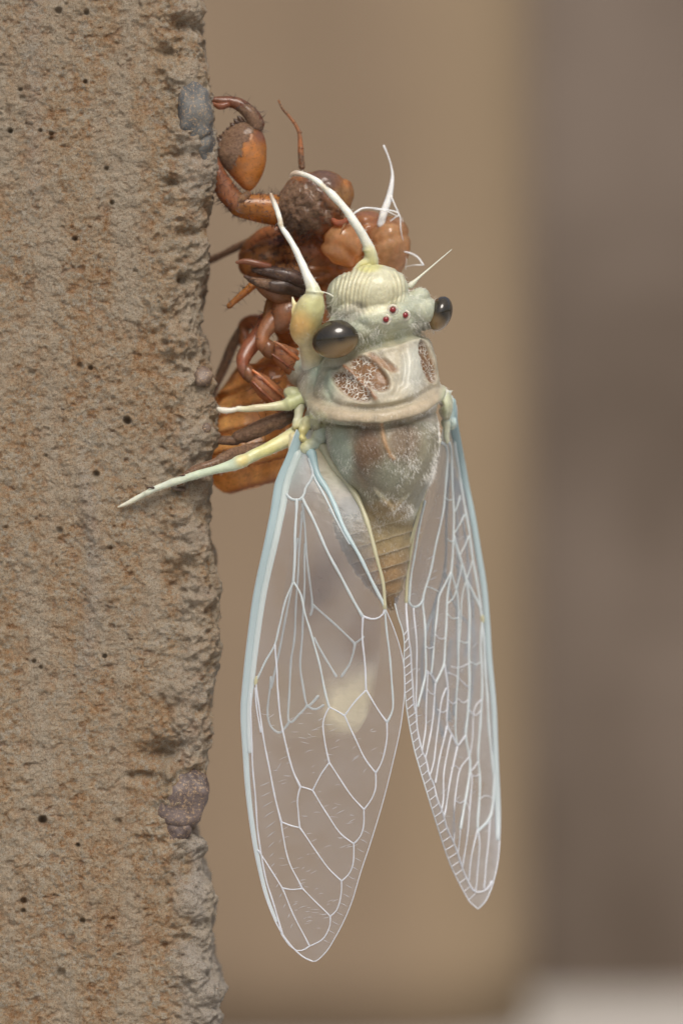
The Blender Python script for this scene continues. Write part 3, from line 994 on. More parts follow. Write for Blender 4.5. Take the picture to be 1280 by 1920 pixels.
parts = [
    # head: bar between the eyes, bulging striped face, brow lobes
    tube(PX([(640, 622, -.55), (668, 606, -.72), (705, 596, -.78), (745, 588, -.66), (785, 582, -.35), (812, 586, .0)]), [.34, .35, .35, .32, .29, .22], 24, 28),
    ell(P(696, 548, -.58), (.70, .58, .50), (0, -12, 0), 48, 30),
    ell(P(715, 575, -.62), (.62, .42, .26), (0, -12, 0)),
    ell(P(660, 560, -.25), (.50, .60, .50), (0, -8, 0)),
    ell(P(660, 582, -.72), (.34, .34, .20), (0, -30, 0)),
    ell(P(780, 560, -.30), (.27, .32, .19), (0, -25, 0)),
    ell(P(738, 592, -.86), (.30, .22, .22), (0, -14, 0)),
    ell(P(642, 640, -.25), (.36, .4, .36)),
    ell(P(802, 597, .12), (.24, .36, .26)),
    tube(PX([(690, 512, -.25), (694, 528, -.35), (700, 560, -.3)]), [.22, .32, .4], 12, 20),
    # neck
    tube(PX([(712, 600, .0), (706, 660, .1), (702, 720, .2)]), [.85, .98, 1.05], 16, 36),
    # pronotum: narrow in front, wide at its collar
    loft([(*P(700, 636, .12), .78, .70, 14), (*P(703, 655, .10), 1.02, .95, 13), (*P(704, 690, .08), 1.14, 1.12, 10), (*P(703, 725, .06), 1.20, 1.24, 7), (*P(702, 758, .06), 1.26, 1.30, 4), (*P(704, 782, .1), 1.10, 1.2, 2)], 50, 60),
    # rolled collar
    tube(PX([(585, 722, .45), (584, 745, .05), (596, 766, -.45), (625, 779, -.88), (665, 785, -1.12), (710, 785, -1.2), (755, 777, -1.1), (793, 764, -.8), (818, 747, -.35), (828, 730, .1)]), [.10, .13, .16, .17, .16, .16, .15, .14, .12, .09], 40, 20),
    # mesonotum
    loft([(*P(712, 772, .15), 1.04, 1.12, 1), (*P(716, 805, .12), 1.07, 1.24, 1), (*P(720, 850, .10), 1.02, 1.30, 1), (*P(725, 895, .14), .86, 1.18, 2), (*P(729, 930, .22), .66, .98, 2), (*P(730, 962, .34), .54, .78, 2), (*P(730, 985, .4), .45, .6, 0)], 50, 60),
    # cross-shaped ridge at its rear
    tube(PX([(692, 900, -.78), (708, 925, -.80), (726, 944, -.68), (736, 958, -.54)]), [.03, .05, .06, .05], 18, 14),
    tube(PX([(786, 898, -.46), (768, 922, -.58), (748, 942, -.60), (736, 958, -.54)]), [.03, .05, .06, .05], 18, 14),
    # abdomen
    loft([(*P(712, 930, .6), .72, .7, 2), (*P(704, 975, .60), .80, .86, 8), (*P(708, 1020, .58), .68, .80, 12), (*P(717, 1065, .56), .51, .64, 14), (*P(727, 1105, .55), .30, .42, 14), (*P(733, 1132, .55), .13, .2, 10), (*P(736, 1145, .5), .05, .08, 0)], 60, 48),
    # side of the thorax with the wing roots and leg bases
    ell(P(588, 720, .45), (.30, .55, .5), (0, 15, 0)),
    ell(P(596, 790, .3), (.28, .45, .34)),
    ell(P(570, 690, .8), (.35, .4, .4)),
    ell(P(835, 760, .8), (.14, .4, .28)),
]
v, f = remesh(parts, 0.022, 2)
px, py = v[:, 0] * 100 + 640, 960 - v[:, 2] * 100
n = normals(v, f)
fz = n[:, 1] < 0.5

def eli(cx, cy, a, b, ang, soft=.25):
    t = math.radians(ang)
    x_, y_ = px - cx, py - cy
    u = (x_ * math.cos(t) + y_ * math.sin(t)) / a
    w_ = (-x_ * math.sin(t) + y_ * math.cos(t)) / b
    return sstep(1 + soft, 1 - soft, np.hypot(u, w_)) * fz

def line(pts, wdt):
    best = np.full(len(v), 1e9)
    q = cr(np.array([(a, b, 0) for a, b in pts], float), 40)
    for k in range(len(q) - 1):
        a, b = q[k, :2], q[k + 1, :2]
        ab_ = b - a
        t = np.clip(((px - a[0]) * ab_[0] + (py - a[1]) * ab_[1]) / (ab_ @ ab_ + 1e-9), 0, 1)
        best = np.minimum(best, np.hypot(px - a[0] - t * ab_[0], py - a[1] - t * ab_[1]))
    return np.exp(-(best / wdt) ** 2) * fz

d = 0.010 * fbm(v, 4, 3)
frons = eli(694, 545, 68, 50, -12, .2)
# striped face: bowed ridges to either side of the midline
xm = px - (712 + (545 - py) * .1)
rr_ = np.hypot(xm, (py - 560) * .62)
d += frons * 0.016 * np.sin(rr_ / 7.4 * 2 * math.pi) * sstep(14, 30, np.abs(xm))
d -= 0.015 * line([(640, 582), (665, 578), (690, 588), (712, 583), (740, 575), (765, 560), (772, 540)], 6)
d -= 0.13 * line([(628, 690), (660, 664), (700, 650), (745, 640), (800, 622)], 9)
d += 0.05 * line([(612, 700), (640, 686), (690, 664), (740, 652), (785, 640)], 7)
d -= 0.05 * line([(672, 612), (690, 622), (706, 624)], 10)
d -= 0.05 * line([(770, 600), (785, 610)], 10)
# pronotum reliefs
p1, p2, p3 = eli(692, 703, 44, 22, 40, .14), eli(658, 727, 42, 19, 36, .14), eli(800, 680, 14, 40, -18, .14)
p4 = eli(716, 683, 32, 8, 30)
d -= 0.11 * np.clip(p1 + p2 + p3, 0, 1) + .03 * p4
d += 0.06 * line([(646, 690), (675, 718), (704, 752)], 5)
d += 0.05 * line([(772, 640), (775, 690), (768, 740)], 16)
d += 0.03 * line([(590, 690), (640, 668), (700, 650), (760, 636)], 8)
d -= 0.05 * line([(590, 745), (640, 762), (700, 768), (760, 757), (815, 728)], 6)
d -= 0.05 * line([(604, 792), (660, 800), (720, 800), (790, 783), (826, 758)], 4)
d -= 0.04 * line([(706, 664), (728, 690), (744, 722), (738, 745)], 5)
d -= 0.035 * line([(752, 655), (758, 690), (752, 725)], 5)
d -= 0.03 * line([(618, 690), (606, 720), (618, 748)], 6)
d += 0.02 * line([(640, 760), (700, 762), (750, 752)], 6)
# mesonotum furrows
d += 0.04 * line([(714, 800), (718, 825), (728, 852), (736, 862)], 4)
d -= 0.03 * line([(765, 795), (765, 850), (752, 915)], 6)
d -= 0.03 * line([(668, 800), (655, 860), (690, 915)], 7)
d += 0.02 * eli(640, 860, 20, 55, -12)
# abdominal rings
abm = sstep(960, 985, py)
ring = ((py + 0.30 * (px - 720) - 958) / 27.0)
rf = ring % 1.0
d += abm * 0.030 * (rf ** 2 - .4) * sstep(1140, 1100, py)
v = v + n * d[:, None]

cream = (0.68, 0.65, 0.46); mint = (0.50, 0.52, 0.40)
c = np.tile(np.array(mint), (len(v), 1))
headm = sstep(665, 640, py - (720 - px) * .22)
c = paint(c, headm, (0.54, 0.555, 0.42))
neckl = line([(628, 690), (660, 664), (700, 650), (745, 640), (800, 622)], 13)
c = paint(c, neckl, (0.37, 0.36, 0.22))
c = paint(c, frons, cream)
c = paint(c, frons * sstep(.2, 1, np.sin(rr_ / 7.4 * 2 * math.pi)) * sstep(10, 26, np.abs(xm)) * .6, (0.42, 0.35, 0.19))
c = paint(c, eli(690, 500, 26, 16, 0), (0.68, 0.64, 0.28))
c = paint(c, eli(655, 592, 32, 16, -25) * .75, (0.30, 0.275, 0.22))
pron = sstep(640, 665, py + (px - 720) * .22) * sstep(800, 790, py)
c = paint(c, pron, (0.50, 0.445, 0.34))
c = paint(c, pron * eli(602, 720, 26, 50, 0, .5), (0.40, 0.46, 0.36))
c = paint(c, line([(590, 745), (606, 770), (640, 782), (700, 788), (760, 778), (815, 745)], 17) * .8, (0.52, 0.41, 0.28))
c = paint(c, headm * sstep(-.2, .5, fbm(v, 4.5, 3)) * .45 * (1 - frons), (0.40, 0.44, 0.36))
c = paint(c, pron * sstep(-.1, .5, fbm(v + 5, 3.5, 3)) * .45, (0.42, 0.35, 0.25))
c = paint(c, eli(775, 690, 22, 50, 8, .6) * .8, (0.54, 0.54, 0.48))
brown = np.clip(p1 + p2 + p3, 0, 1)
c = paint(c, np.clip(brown * 1.2, 0, 1), (0.20, 0.088, 0.02))
c = paint(c, p4 * .8, (0.30, 0.15, 0.07))
c = paint(c, line([(648, 692), (675, 718), (702, 750)], 4), (0.30, 0.13, 0.05))
meso = sstep(790, 800, py) * sstep(965, 945, py)
c = paint(c, meso, (0.36, 0.33, 0.235))
c = paint(c, meso * eli(690, 855, 30, 60, 0, .5), (0.20, 0.115, 0.06))
c = paint(c, meso * eli(755, 830, 30, 40, 0, .5) * .8, (0.20, 0.12, 0.065))
c = paint(c, meso * eli(640, 850, 18, 50, -10, .5), (0.40, 0.45, 0.36))
c = paint(c, meso * eli(730, 890, 40, 26, 0, .6) * .7, (0.31, 0.32, 0.24))
c = paint(c, line([(714, 800), (718, 825), (728, 852), (736, 862)], 4), (0.45, 0.26, 0.12))
c = paint(c, eli(720, 960, 50, 22, 0, .4), (0.42, 0.31, 0.17))
c = paint(c, abm, (0.36, 0.27, 0.135))
c = paint(c, abm * sstep(1000, 1080, py) * .7, (0.33, 0.18, 0.08))
c = paint(c, abm * sstep(.86, .97, rf) * .7, (0.60, 0.50, 0.38))
c = paint(c, sstep(670, 640, px) * abm * .7, (0.40, 0.42, 0.33))
c = paint(c, eli(596, 788, 18, 14, 0, .5) * .6, (0.58, 0.58, 0.34))
c = paint(c, eli(838, 755, 14, 30, 0, .5), (0.62, 0.65, 0.45))
lace = np.clip(brown * (1 - eli(714, 708, 14, 20, 0, .3)), 0, 1)
c = c * np.array([.99, 1.0, .96]) * (1 - .14 * meso[:, None])
body = mesh_obj('body', (v, f), BODY, cic, colr=c, attrs={'lace': lace})

# silvery down
clus = np.clip(.5 + 1.1 * fbm(v, 3.0, 3), .04, 1.6) ** 2
hm = clus * (1 - .8 * line([(590, 745), (606, 770), (640, 782), (700, 788), (760, 778), (815, 745)], 17)) * (1 - .85 * neckl) * fz * (0.2 + meso * 1.0 + sstep(930, 960, py) * sstep(1000, 970, py) * 1.5 + .6 * headm * (1 - frons) + .5 * pron * (1 - brown) + abm * .25 + 1.2 * line([(690, 915), (730, 940), (775, 925)], 18)) * (1 - .9 * frons)
bvf = (v, f)
p_, nr = scatter(v, f, 9500, hm + 1e-6)
dr = np.column_stack([rng.normal(0, .55, len(p_)), rng.normal(0, .25, len(p_)), -np.ones(len(p_))]) + nr * rng.uniform(.15, .6, len(p_))[:, None]
hd_ = 960 - p_[:, 2] * 100 < 640
dr[hd_] += np.column_stack([rng.normal(0, .8, hd_.sum()), np.zeros(hd_.sum()), rng.normal(.6, .8, hd_.sum())])
mesh_obj('down', spikes(p_, dr, rng.uniform(.03, .095, len(p_)), .0019, rng.normal(0, .5, (len(p_), 3))), HAIRW, cic, smooth=False, colr=(0.88, 0.86, 0.79), kind='stuff')
# longer fringes behind the eyes
em = eli(690, 640, 30, 26, 0, .5) + eli(800, 618, 26, 14, 0, .5) + eli(625, 585, 18, 26, 0, .5)
p_, nr = scatter(v, f, 700, em + 1e-7)
dr = nr * .8 + np.column_stack([rng.normal(.1, .4, 700), np.zeros(700), -rng.uniform(0, 1, 700)])
mesh_obj('fringe', spikes(p_, dr, rng.uniform(.07, .16, 700), .0024, rng.normal(0, .3, (700, 3))), HAIRW, cic, smooth=False, colr=(0.82, 0.80, 0.72), kind='stuff')

# --- eyes
def eye(c0, r, rr, label):
    v, f = ell(c0, r, rr, 56, 40)
    c0 = np.asarray(c0)
    zl = (v[:, 2] - c0[2]) / r[2] + 0.35 * (v[:, 0] - c0[0]) / r[0] * (-1 if rr[1] < 0 else 1)
    t = sstep(.0, -.8, zl)
    c = paint(np.tile(np.array([0.026, 0.020, 0.011]), (len(v), 1)), t, (0.27, 0.18, 0.085))
    c = paint(c, sstep(.3, .95, zl) * .5, (0.07, 0.058, 0.036))
    pp_ = np.exp(-(((v[:, 0] - c0[0]) / r[0] - .22) ** 2 + ((v[:, 2] - c0[2]) / r[2] - .02) ** 2) / .03)
    c = paint(c, pp_, (0.004, 0.004, 0.004))
    o = mesh_obj('eye', (v, f), EYE, cic, colr=c)
    o['label'] = label
    return o
eye(P(629, 636, -.90), (.445, .36, .355), (0, -16, 0), 'large glossy dark eye with tan lower half')
eye(P(824, 588, -.16), (.225, .36, .335), (0, 20, 0), 'glossy dark eye seen edge on')
for x_, y_, yy in [(723, 599, -1.11), (736, 581, -1.09), (759, 591, -1.0)]:
    mesh_obj('ocellus', ell(P(x_, y_, yy), (.058, .05, .056), nu=20, nv=14), EYE, cic, colr=(0.20, 0.012, 0.014))
    mesh_obj('ocellus_rim', tube([P(x_ + 8 * math.cos(a), y_ + 8 * math.sin(a), yy + .035) for a in np.linspace(0, 2 * math.pi, 13)], .028, 26, 8), LEG, cic, colr=(0.60, 0.56, 0.45))
# --- feelers
def soft(name, pts, radii, tint, parent=cic, n=30, sg=12, tint2=None, mat=LEG, hair=0, flat=1.0, hl=.09, bumps=0.0):
    vf = tube(PX(pts), radii, n, sg, flat)
    if bumps:
        vf = rough_up(vf, bumps, 5)
    c = np.tile(np.asarray(tint, float), (len(vf[0]), 1))
    if tint2 is not None:
        t = np.linspace(0, 1, len(c))[:, None]
        c = c * (1 - t) + np.asarray(tint2) * t
    o = mesh_obj(name, vf, mat, parent, colr=c)
    if hair:
        bristles(vf, hair, hl, .003, o, (0.75, 0.75, 0.68), HAIRW, 'fine_hair', spread=.6, lean=(-.3, 0, -.3))
    return o
soft('feeler', [(768, 536, -.2), (776, 529, -.2), (790, 516, -.2), (846, 468, -.1)], [.06, .045, .022, .008], (0.68, 0.68, 0.55), n=24, sg=8)
soft('feeler', [(640, 572, -.55), (630, 562, -.62), (618, 552, -.68), (601, 546, -.72)], [.05, .03, .015, .010], (0.72, 0.72, 0.62), n=24, sg=8)

# --- legs (each one continuous mesh)
def leg(name, chunks, tints, label, hair=120, voxel=.022):
    vf = remesh(chunks, voxel, 4)
    v, f = vf
    n = normals(v, f)
    v = v + n * (.008 * fbm(v, 5, 2))[:, None]
    c = np.tile(np.asarray(tints[0][2], float), (len(v), 1))
    for (x_, y_), r_, cl in tints[1:]:
        c = paint(c, near(v, x_, y_, r_, .8), cl)
    o = mesh_obj(name, (v, f), LEG, cic, colr=c)
    o['label'] = label
    if hair:
        bristles((v, f), int(hair * 1.6), .055, .0022, o, (0.76, 0.76, 0.70), HAIRW, 'fine_hair', spread=.5, lean=(-.2, 0, -.3))
    return o
W = (0.74, 0.74, 0.66); YL = (0.64, 0.52, 0.20); GRN = (0.52, 0.60, 0.33)
leg('foreleg', [tube(PX([(507, 363, -.25), (514, 380, -.28), (522, 402, -.32), (527, 420, -.36)]), [.035, .05, .055, .05], 20, 14),
                tube(PX([(524, 422, -.36), (536, 438, -.4), (551, 463, -.5), (566, 494, -.6), (576, 518, -.7), (588, 545, -.78)]), [.04, .062, .06, .07, .09, .14], 30, 16), ell(P(526, 421, -.36), (.065, .06, .045), (0, 30, 0)), ell(P(590, 548, -.78), (.19, .17, .05), (0, 5, 0)),
                tube(PX([(591, 553, -.78), (584, 572, -.7), (574, 602, -.55), (571, 624, -.4), (576, 646, -.15)]), [.17, .26, .29, .26, .13], 30, 22),
                tube(PX([(576, 640, -.3), (584, 660, .0), (590, 684, .3)]), [.17, .22, .26], 14, 18),
                tube(PX([(560, 585, -.6), (552, 572, -.6), (548, 556, -.6)]), [.08, .05, .015], 10, 10),
                tube(PX([(552, 600, -.6), (549, 583, -.62), (550, 570, -.62)]), [.06, .04, .012], 10, 10)],
    [(None, None, W), ((570, 605), 48, (0.66, 0.53, 0.20)), ((590, 575), 26, (0.56, 0.55, 0.28)), ((560, 615), 22, (0.72, 0.46, 0.17)), ((585, 660), 25, (0.66, 0.56, 0.34)), ((508, 366), 16, (0.42, 0.32, 0.23)), ((527, 421), 8, (0.56, 0.49, 0.36)), ((590, 549), 10, (0.60, 0.62, 0.45))],
    'stout yellow foreleg with thin whitish shin raised over the shell', 160)
leg('foreleg', [tube(PX([(544, 331, .1), (552, 325, .05), (572, 328, .0), (592, 338, -.1), (608, 352, -.15)]), [.03, .05, .05, .055, .06], 24, 14),
                tube(PX([(606, 352, -.15), (622, 364, -.2), (645, 390, -.25), (669, 424, -.26), (685, 452, -.2), (695, 480, -.1), (692, 512, .1)]), [.05, .075, .075, .082, .09, .13, .18], 36, 16),
                tube(PX([(664, 508, -.05), (678, 496, -.1), (692, 490, -.1)]), [.05, .08, .10], 12, 12), ell(P(607, 352, -.15), (.075, .07, .06), (0, 40, 0)), ell(P(690, 470, -.15), (.12, .12, .06), (0, 15, 0))],
    [(None, None, W), ((690, 500), 26, (0.66, 0.62, 0.28)), ((548, 328), 16, (0.44, 0.34, 0.25)), ((607, 352), 8, (0.56, 0.50, 0.38)), ((692, 478), 14, (0.62, 0.60, 0.36))], 'thin whitish foreleg reaching over the empty shell head', 160)
leg('middle_leg', [tube(PX([(408, 765, .10), (414, 769, .10), (430, 770, .10), (446, 767, .12)]), [.035, .06, .062, .05], 18, 12),
                   tube(PX([(444, 766, .12), (460, 767, .12), (482, 765, .12), (517, 762, .15), (545, 759, .2)]), [.06, .066, .07, .085, .12], 30, 14),
                   tube(PX([(540, 757, .15), (556, 752, .2), (575, 740, .3), (590, 730, .5)]), [.13, .14, .17, .2], 16, 14),
                   ell(P(552, 740, .35), (.22, .2, .15), (0, 20, 0))],
    [(None, None, (0.58, 0.56, 0.36)), ((558, 752), 26, (0.54, 0.57, 0.30)), ((425, 768), 24, (0.66, 0.62, 0.52)), ((480, 765), 20, (0.55, 0.49, 0.32))], 'short pale green middle leg pointing at the pillar', 110)
leg('hind_leg', [tube(PX([(221, 951, -.06), (240, 943, -.075), (262, 931, -.10), (280, 922, -.13)]), [.022, .045, .055, .05], 18, 12),
                 tube(PX([(274, 925, -.15), (300, 913, -.16), (341, 899, -.2), (375, 889, -.22), (408, 880, -.25), (440, 871, -.25)]), [.052, .062, .075, .08, .085, .12], 36, 14),
                 tube(PX([(434, 873, -.25), (448, 867, -.25), (462, 861, -.2)]), [.105, .135, .12], 14, 14),
                 tube(PX([(456, 864, -.2), (481, 851, -.12), (508, 839, .0), (534, 826, .15), (570, 805, .4)]), [.12, .115, .13, .15, .18], 26, 14),
                 tube(PX([(459, 870, -.22), (464, 877, -.22)]), [.03, .008], 6, 8)],
    [(None, None, (0.55, 0.63, 0.47)), ((240, 942), 60, (0.64, 0.62, 0.50)), ((300, 915), 50, (0.62, 0.66, 0.54)), ((505, 838), 45, (0.60, 0.58, 0.26)), ((456, 864), 12, (0.64, 0.55, 0.24)), ((540, 822), 22, (0.64, 0.60, 0.34))],
    'long pale green hind leg whose foot rests on the pillar face', 200)
for (x_, y_, yy) in [(349, 891, -.24), (288, 913, -.22)]:
    mesh_obj('spine', tube(PX([(x_ + 4, y_ + 4, yy + .06), (x_ - 2, y_ + 1, yy), (x_ - 13, y_ + 1, yy)]), [.02, .02, .005], 8, 6), HAIRD, cic, colr=(0.05, 0.02, 0.012))

# wing roots: soft yellow, cream and blue folds at each hinge
def wing_root(items):
    vf = remesh([tube(PX([(a, b, yy), (a2, b2, yy2)]), [r1, r2], 10, 16) for (a, b, yy, r1, a2, b2, yy2, r2, cl) in items], .02, 3)
    v, f = rough_up(vf, .03, 4)
    c = np.zeros((len(v), 3)); wsum = np.zeros(len(v))
    for (a, b, yy, r1, a2, b2, yy2, r2, cl) in items:
        q = P((a + a2) / 2, (b + b2) / 2, (yy + yy2) / 2)
        w_ = np.exp(-np.sum((v - q) ** 2, 1) / .035) + 1e-6
        c += w_[:, None] * np.array(cl); wsum += w_
    mesh_obj('wing_root', (v, f), LEG, cic, colr=c / wsum[:, None])
wing_root([(578, 790, .05, .13, 566, 812, -.04, .10, (0.60, 0.58, 0.33)), (566, 820, -.10, .06, 572, 824, -.08, .05, (0.66, 0.55, 0.14)), (606, 800, .1, .18, 596, 826, -.02, .14, (0.50, 0.58, 0.50)),
           (594, 828, -.04, .12, 574, 842, -.06, .12, (0.45, 0.57, 0.55)), (552, 818, .1, .11, 548, 848, .0, .06, (0.58, 0.52, 0.38)), (622, 772, -.10, .10, 592, 778, -.05, .15, (0.58, 0.58, 0.28)), (606, 838, .0, .10, 618, 862, .0, .06, (0.58, 0.57, 0.36)),
           (562, 760, .2, .09, 556, 800, .1, .07, (0.56, 0.56, 0.40))])
wing_root([(836, 735, .75, .08, 842, 760, .95, .11, (0.62, 0.62, 0.45)), (844, 760, .95, .10, 848, 800, 1.05, .09, (0.47, 0.60, 0.60)), (838, 736, .8, .05, 849, 732, .8, .012, (0.68, 0.70, 0.64)), (836, 790, .8, .08, 838, 830, .9, .04, (0.58, 0.60, 0.46))])

# ------------------------------------------------------------------ wings
BLUE = np.array([0.46, 0.61, 0.63]); ICE = np.array([0.76, 0.82, 0.83]); LIL = np.array([0.80, 0.82, 0.86]); YEL = np.array([0.66, 0.63, 0.44])

L_out = np.array([(556, 806), (550, 822), (536, 860), (517, 904), (509, 953), (496, 1019), (476, 1114), (463, 1210), (456, 1278), (452, 1337), (456, 1409), (461, 1480), (470, 1552), (480, 1609), (496, 1675), (516, 1727), (536, 1761), (559, 1787), (578, 1800), (586, 1802.5)], float)
L_in = np.array([(600, 806), (606, 838), (621, 868), (649, 904), (671, 937), (687, 975), (703, 1035), (717, 1087), (721, 1136), (731, 1161), (747, 1205), (757, 1251), (758, 1297), (751, 1360), (739, 1417), (719, 1498), (696, 1575), (676, 1635), (659, 1692), (639, 1738), (619, 1773), (605, 1793), (594, 1801), (587, 1802.5)], float)
R_out = np.array([(846, 742), (852, 746), (856, 774), (857, 812), (868, 855), (879, 915), (890, 969), (900, 1031), (911, 1099), (917, 1167), (921, 1235), (929, 1324), (933, 1421), (937, 1517), (936, 1573), (932, 1620), (921, 1664), (910, 1689), (902, 1701), (896, 1704)], float)
R_in = np.array([(840, 742), (834, 780), (824, 825), (808, 872), (792, 923), (768, 1004), (748, 1075), (738, 1115), (747, 1161), (757, 1194), (757, 1250), (761, 1321), (775, 1399), (788, 1446), (802, 1493), (819, 1548), (841, 1614), (860, 1655), (879, 1689), (888, 1700), (895, 1704)], float)

def dense(o):
    q = cr(np.column_stack([o, np.zeros(len(o))]), 240)
    return q[:, :2]
def edge_x(o, y):
    q = dense(o)
    y_ = np.maximum.accumulate(q[:, 1])
    return np.interp(y, y_, q[:, 0])

def wing_fn(out, inn, depth):
    do, di = dense(out), dense(inn)
    yo, yi = np.maximum.accumulate(do[:, 1]), np.maximum.accumulate(di[:, 1])
    def Y(px, py):
        a, b = np.interp(py, yo, do[:, 0]), np.interp(py, yi, di[:, 0])
        dd = np.clip((px - a) / (b - a if abs(b - a) > 4 else math.copysign(4, b - a)), 0, 1)
        return depth(dd, px, py)
    return Y

def dL(d_, px, py):
    k = float(sstep(800, 1050, np.array(py)))
    t = float(sstep(1802, 1600, np.array(py)))
    return -.06 - .42 * k - (.26 * d_ + .12 * math.sin(math.pi * d_)) * k * t + (.03 * math.sin(py / 60.0) * d_ - .13 * (1 - t)) * (t + (1 - t) * .9 * k)
def dR(d_, px, py):
    k = float(sstep(745, 900, np.array(py)))
    t = float(sstep(1706, 1480, np.array(py)))
    return (1 - k) * .9 + k * (1.45 + t * (.65 - 1.85 * d_ + .22 * math.sin(math.pi * d_))) + .05 * math.sin(py / 45.0 + 3 * d_) * d_
def dLH(d_, px, py):
    return dL(d_, px, py) * .4 + .30 + .08 * math.sin(py / 50 + px / 40)
def dRH(d_, px, py):
    return dR(d_, px, py) + .32
YL_ = wing_fn(L_out, L_in, dL)
YR_ = wing_fn(R_out, R_in, dR)

def membrane(name, out, inn, Yf, milk_fn, tint_fn, label, n=110, m=26, parent=cic):
    y0, y1 = max(out[0, 1], inn[0, 1]), min(out[-1, 1], inn[-1, 1])
    t = np.linspace(0, 1, n)
    ys = y0 + (y1 - y0) * (1 - (1 - t) ** 1.6)
    V, Q = [], []
    for y in ys:
        a, b = edge_x(out, y), edge_x(inn, y)
        for d_ in np.linspace(0, 1, m):
            x = a + (b - a) * d_
            V.append(P(x, y, Yf(x, y)))
            Q.append((x, y, d_))
    F = [(k * m + j, k * m + j + 1, (k + 1) * m + j + 1, (k + 1) * m + j) for k in range(n - 1) for j in range(m - 1)]
    Q = np.array(Q)
    milk = milk_fn(Q[:, 0], Q[:, 1], Q[:, 2])
    o = mesh_obj(name, (np.array(V), F), MEM, parent, colr=tint_fn(Q[:, 0], Q[:, 1], Q[:, 2]), attrs={'milk': np.clip(milk, 0, 1)})
    o['label'] = label
    return o

def yseed(pts):
    return pts[0][0] * .37 + pts[0][1] * .11

def vein(wing, Yf, pts, r, tint, tint2=None, lift=-.012, clear=0.0, flat=1.0, n=None, sg=7):
    q = [(a, b, Yf(a, b) + lift) for a, b in pts]
    if np.isscalar(r):
        r = [r] * len(q)
    ln = sum(math.hypot(pts[k + 1][0] - pts[k][0], pts[k + 1][1] - pts[k][1]) for k in range(len(pts) - 1))
    if len(q) > 2 and ln > 25 and n is None:     # veins swell at their forks and waver a little
        cq = cr(np.array(q), max(6, int(ln / 12)), np.array(r))
        q, r = cq[:, :3].copy(), cq[:, 3].copy()
        u = np.linspace(0, 1, len(q))
        r *= (1 + .30 * np.exp(-u / .06) + .30 * np.exp(-(1 - u) / .06)) * (1 + .12 * np.sin(u * ln / 9 + yseed(pts)))
        q[1:-1, 0] += .5 * np.sin(u[1:-1] * ln / 17 + yseed(pts))
    vf = tube(PX(q), r, n or max(6, int(ln / 7)), sg, flat)
    c = np.tile(np.asarray(tint, float), (len(vf[0]), 1))
    if tint2 is not None:
        t = np.linspace(0, 1, len(c))[:, None]
        c = c * (1 - t) + np.asarray(tint2) * t
    return mesh_obj('vein', vf, VEIN, wing, colr=c, attrs={'clear': clear})

def gx(x, y, cx, cy, sx, sy, ang=0):
    t = math.radians(ang)
    u = ((x - cx) * math.cos(t) + (y - cy) * math.sin(t)) / sx
    w_ = (-(x - cx) * math.sin(t) + (y - cy) * math.cos(t)) / sy
    return np.exp(-(u * u + w_ * w_))

# left forewing
def milkL(x, y, d_):
    base = sstep(960, 850, y)
    return .14 + .55 * base + .30 * np.exp(-d_ / .05) * sstep(1600, 1200, y) + .16 * gx(x, y, 545, 900, 30, 60) + .03 * sstep(1250, 1500, y) + .42 * gx(x, y, 636, 905, 28, 60, -32)
def tintL(x, y, d_):
    c = np.tile(np.array([0.74, 0.78, 0.86]), (len(x), 1))
    c = paint(c, sstep(1000, 860, y) * sstep(.7, .2, d_), (0.52, 0.66, 0.66))
    return paint(c, sstep(980, 880, y) * sstep(.4, .8, d_), (0.66, 0.64, 0.45))
lf = membrane('forewing', L_out, L_in, YL_, milkL, tintL, 'broad clear forewing spread flat, hanging over the abdomen')
# thick costal band, bluish above and white below
ys = np.array([812, 850, 904, 953, 1019, 1114, 1210, 1278, 1337, 1409, 1480, 1552, 1609, 1675, 1727])
ex_ = edge_x(L_out, ys)
wid = np.interp(ys, [812, 904, 1114, 1278, 1400, 1609, 1727], [8, 10, 8.5, 7.5, 5.5, 4, 2.5])
vein(lf, YL_, list(zip(ex_ + wid * .9, ys)), list(wid / 100 * .95), BLUE * 1.02, ICE, flat=.35, n=90, sg=14, lift=-.01, clear=.22)
vein(lf, YL_, list(zip(ex_ + wid * 1.9 + 2, ys))[1:10], list(np.linspace(.075, .045, 9)), ICE * [.92, .95, .9], ICE, flat=.4, n=70, sg=10, lift=-.008, clear=.25)
allL = dense(L_out)
vein(lf, YL_, [tuple(q) for q in allL[::6]] + [tuple(allL[-1])], .014, ICE * .9, LIL, n=150)
inL = dense(L_in)
k0 = np.searchsorted(inL[:, 1], 1140)
vein(lf, YL_, [tuple(q) for q in inL[k0::6]] + [tuple(inL[-1])], .010, LIL * .95, n=120)
vein(lf, YL_, [(606, 838), (621, 868), (649, 904), (671, 937), (687, 975), (703, 1035), (717, 1087), (721, 1140)], [.07, .06, .055, .055, .045, .035, .03, .03], YEL, YEL * 1.1)
vein(lf, YL_, [(583, 848), (596, 890), (616, 923), (643, 986), (668, 1032), (692, 1079), (716, 1127), (721, 1140)], [.07, .06, .05, .04, .034, .03, .028, .026], BLUE * 1.25, ICE)
vein(lf, YL_, [(580, 860), (588, 892), (606, 925), (630, 975), (655, 1020)], [.03, .025, .022, .016, .01], ICE)
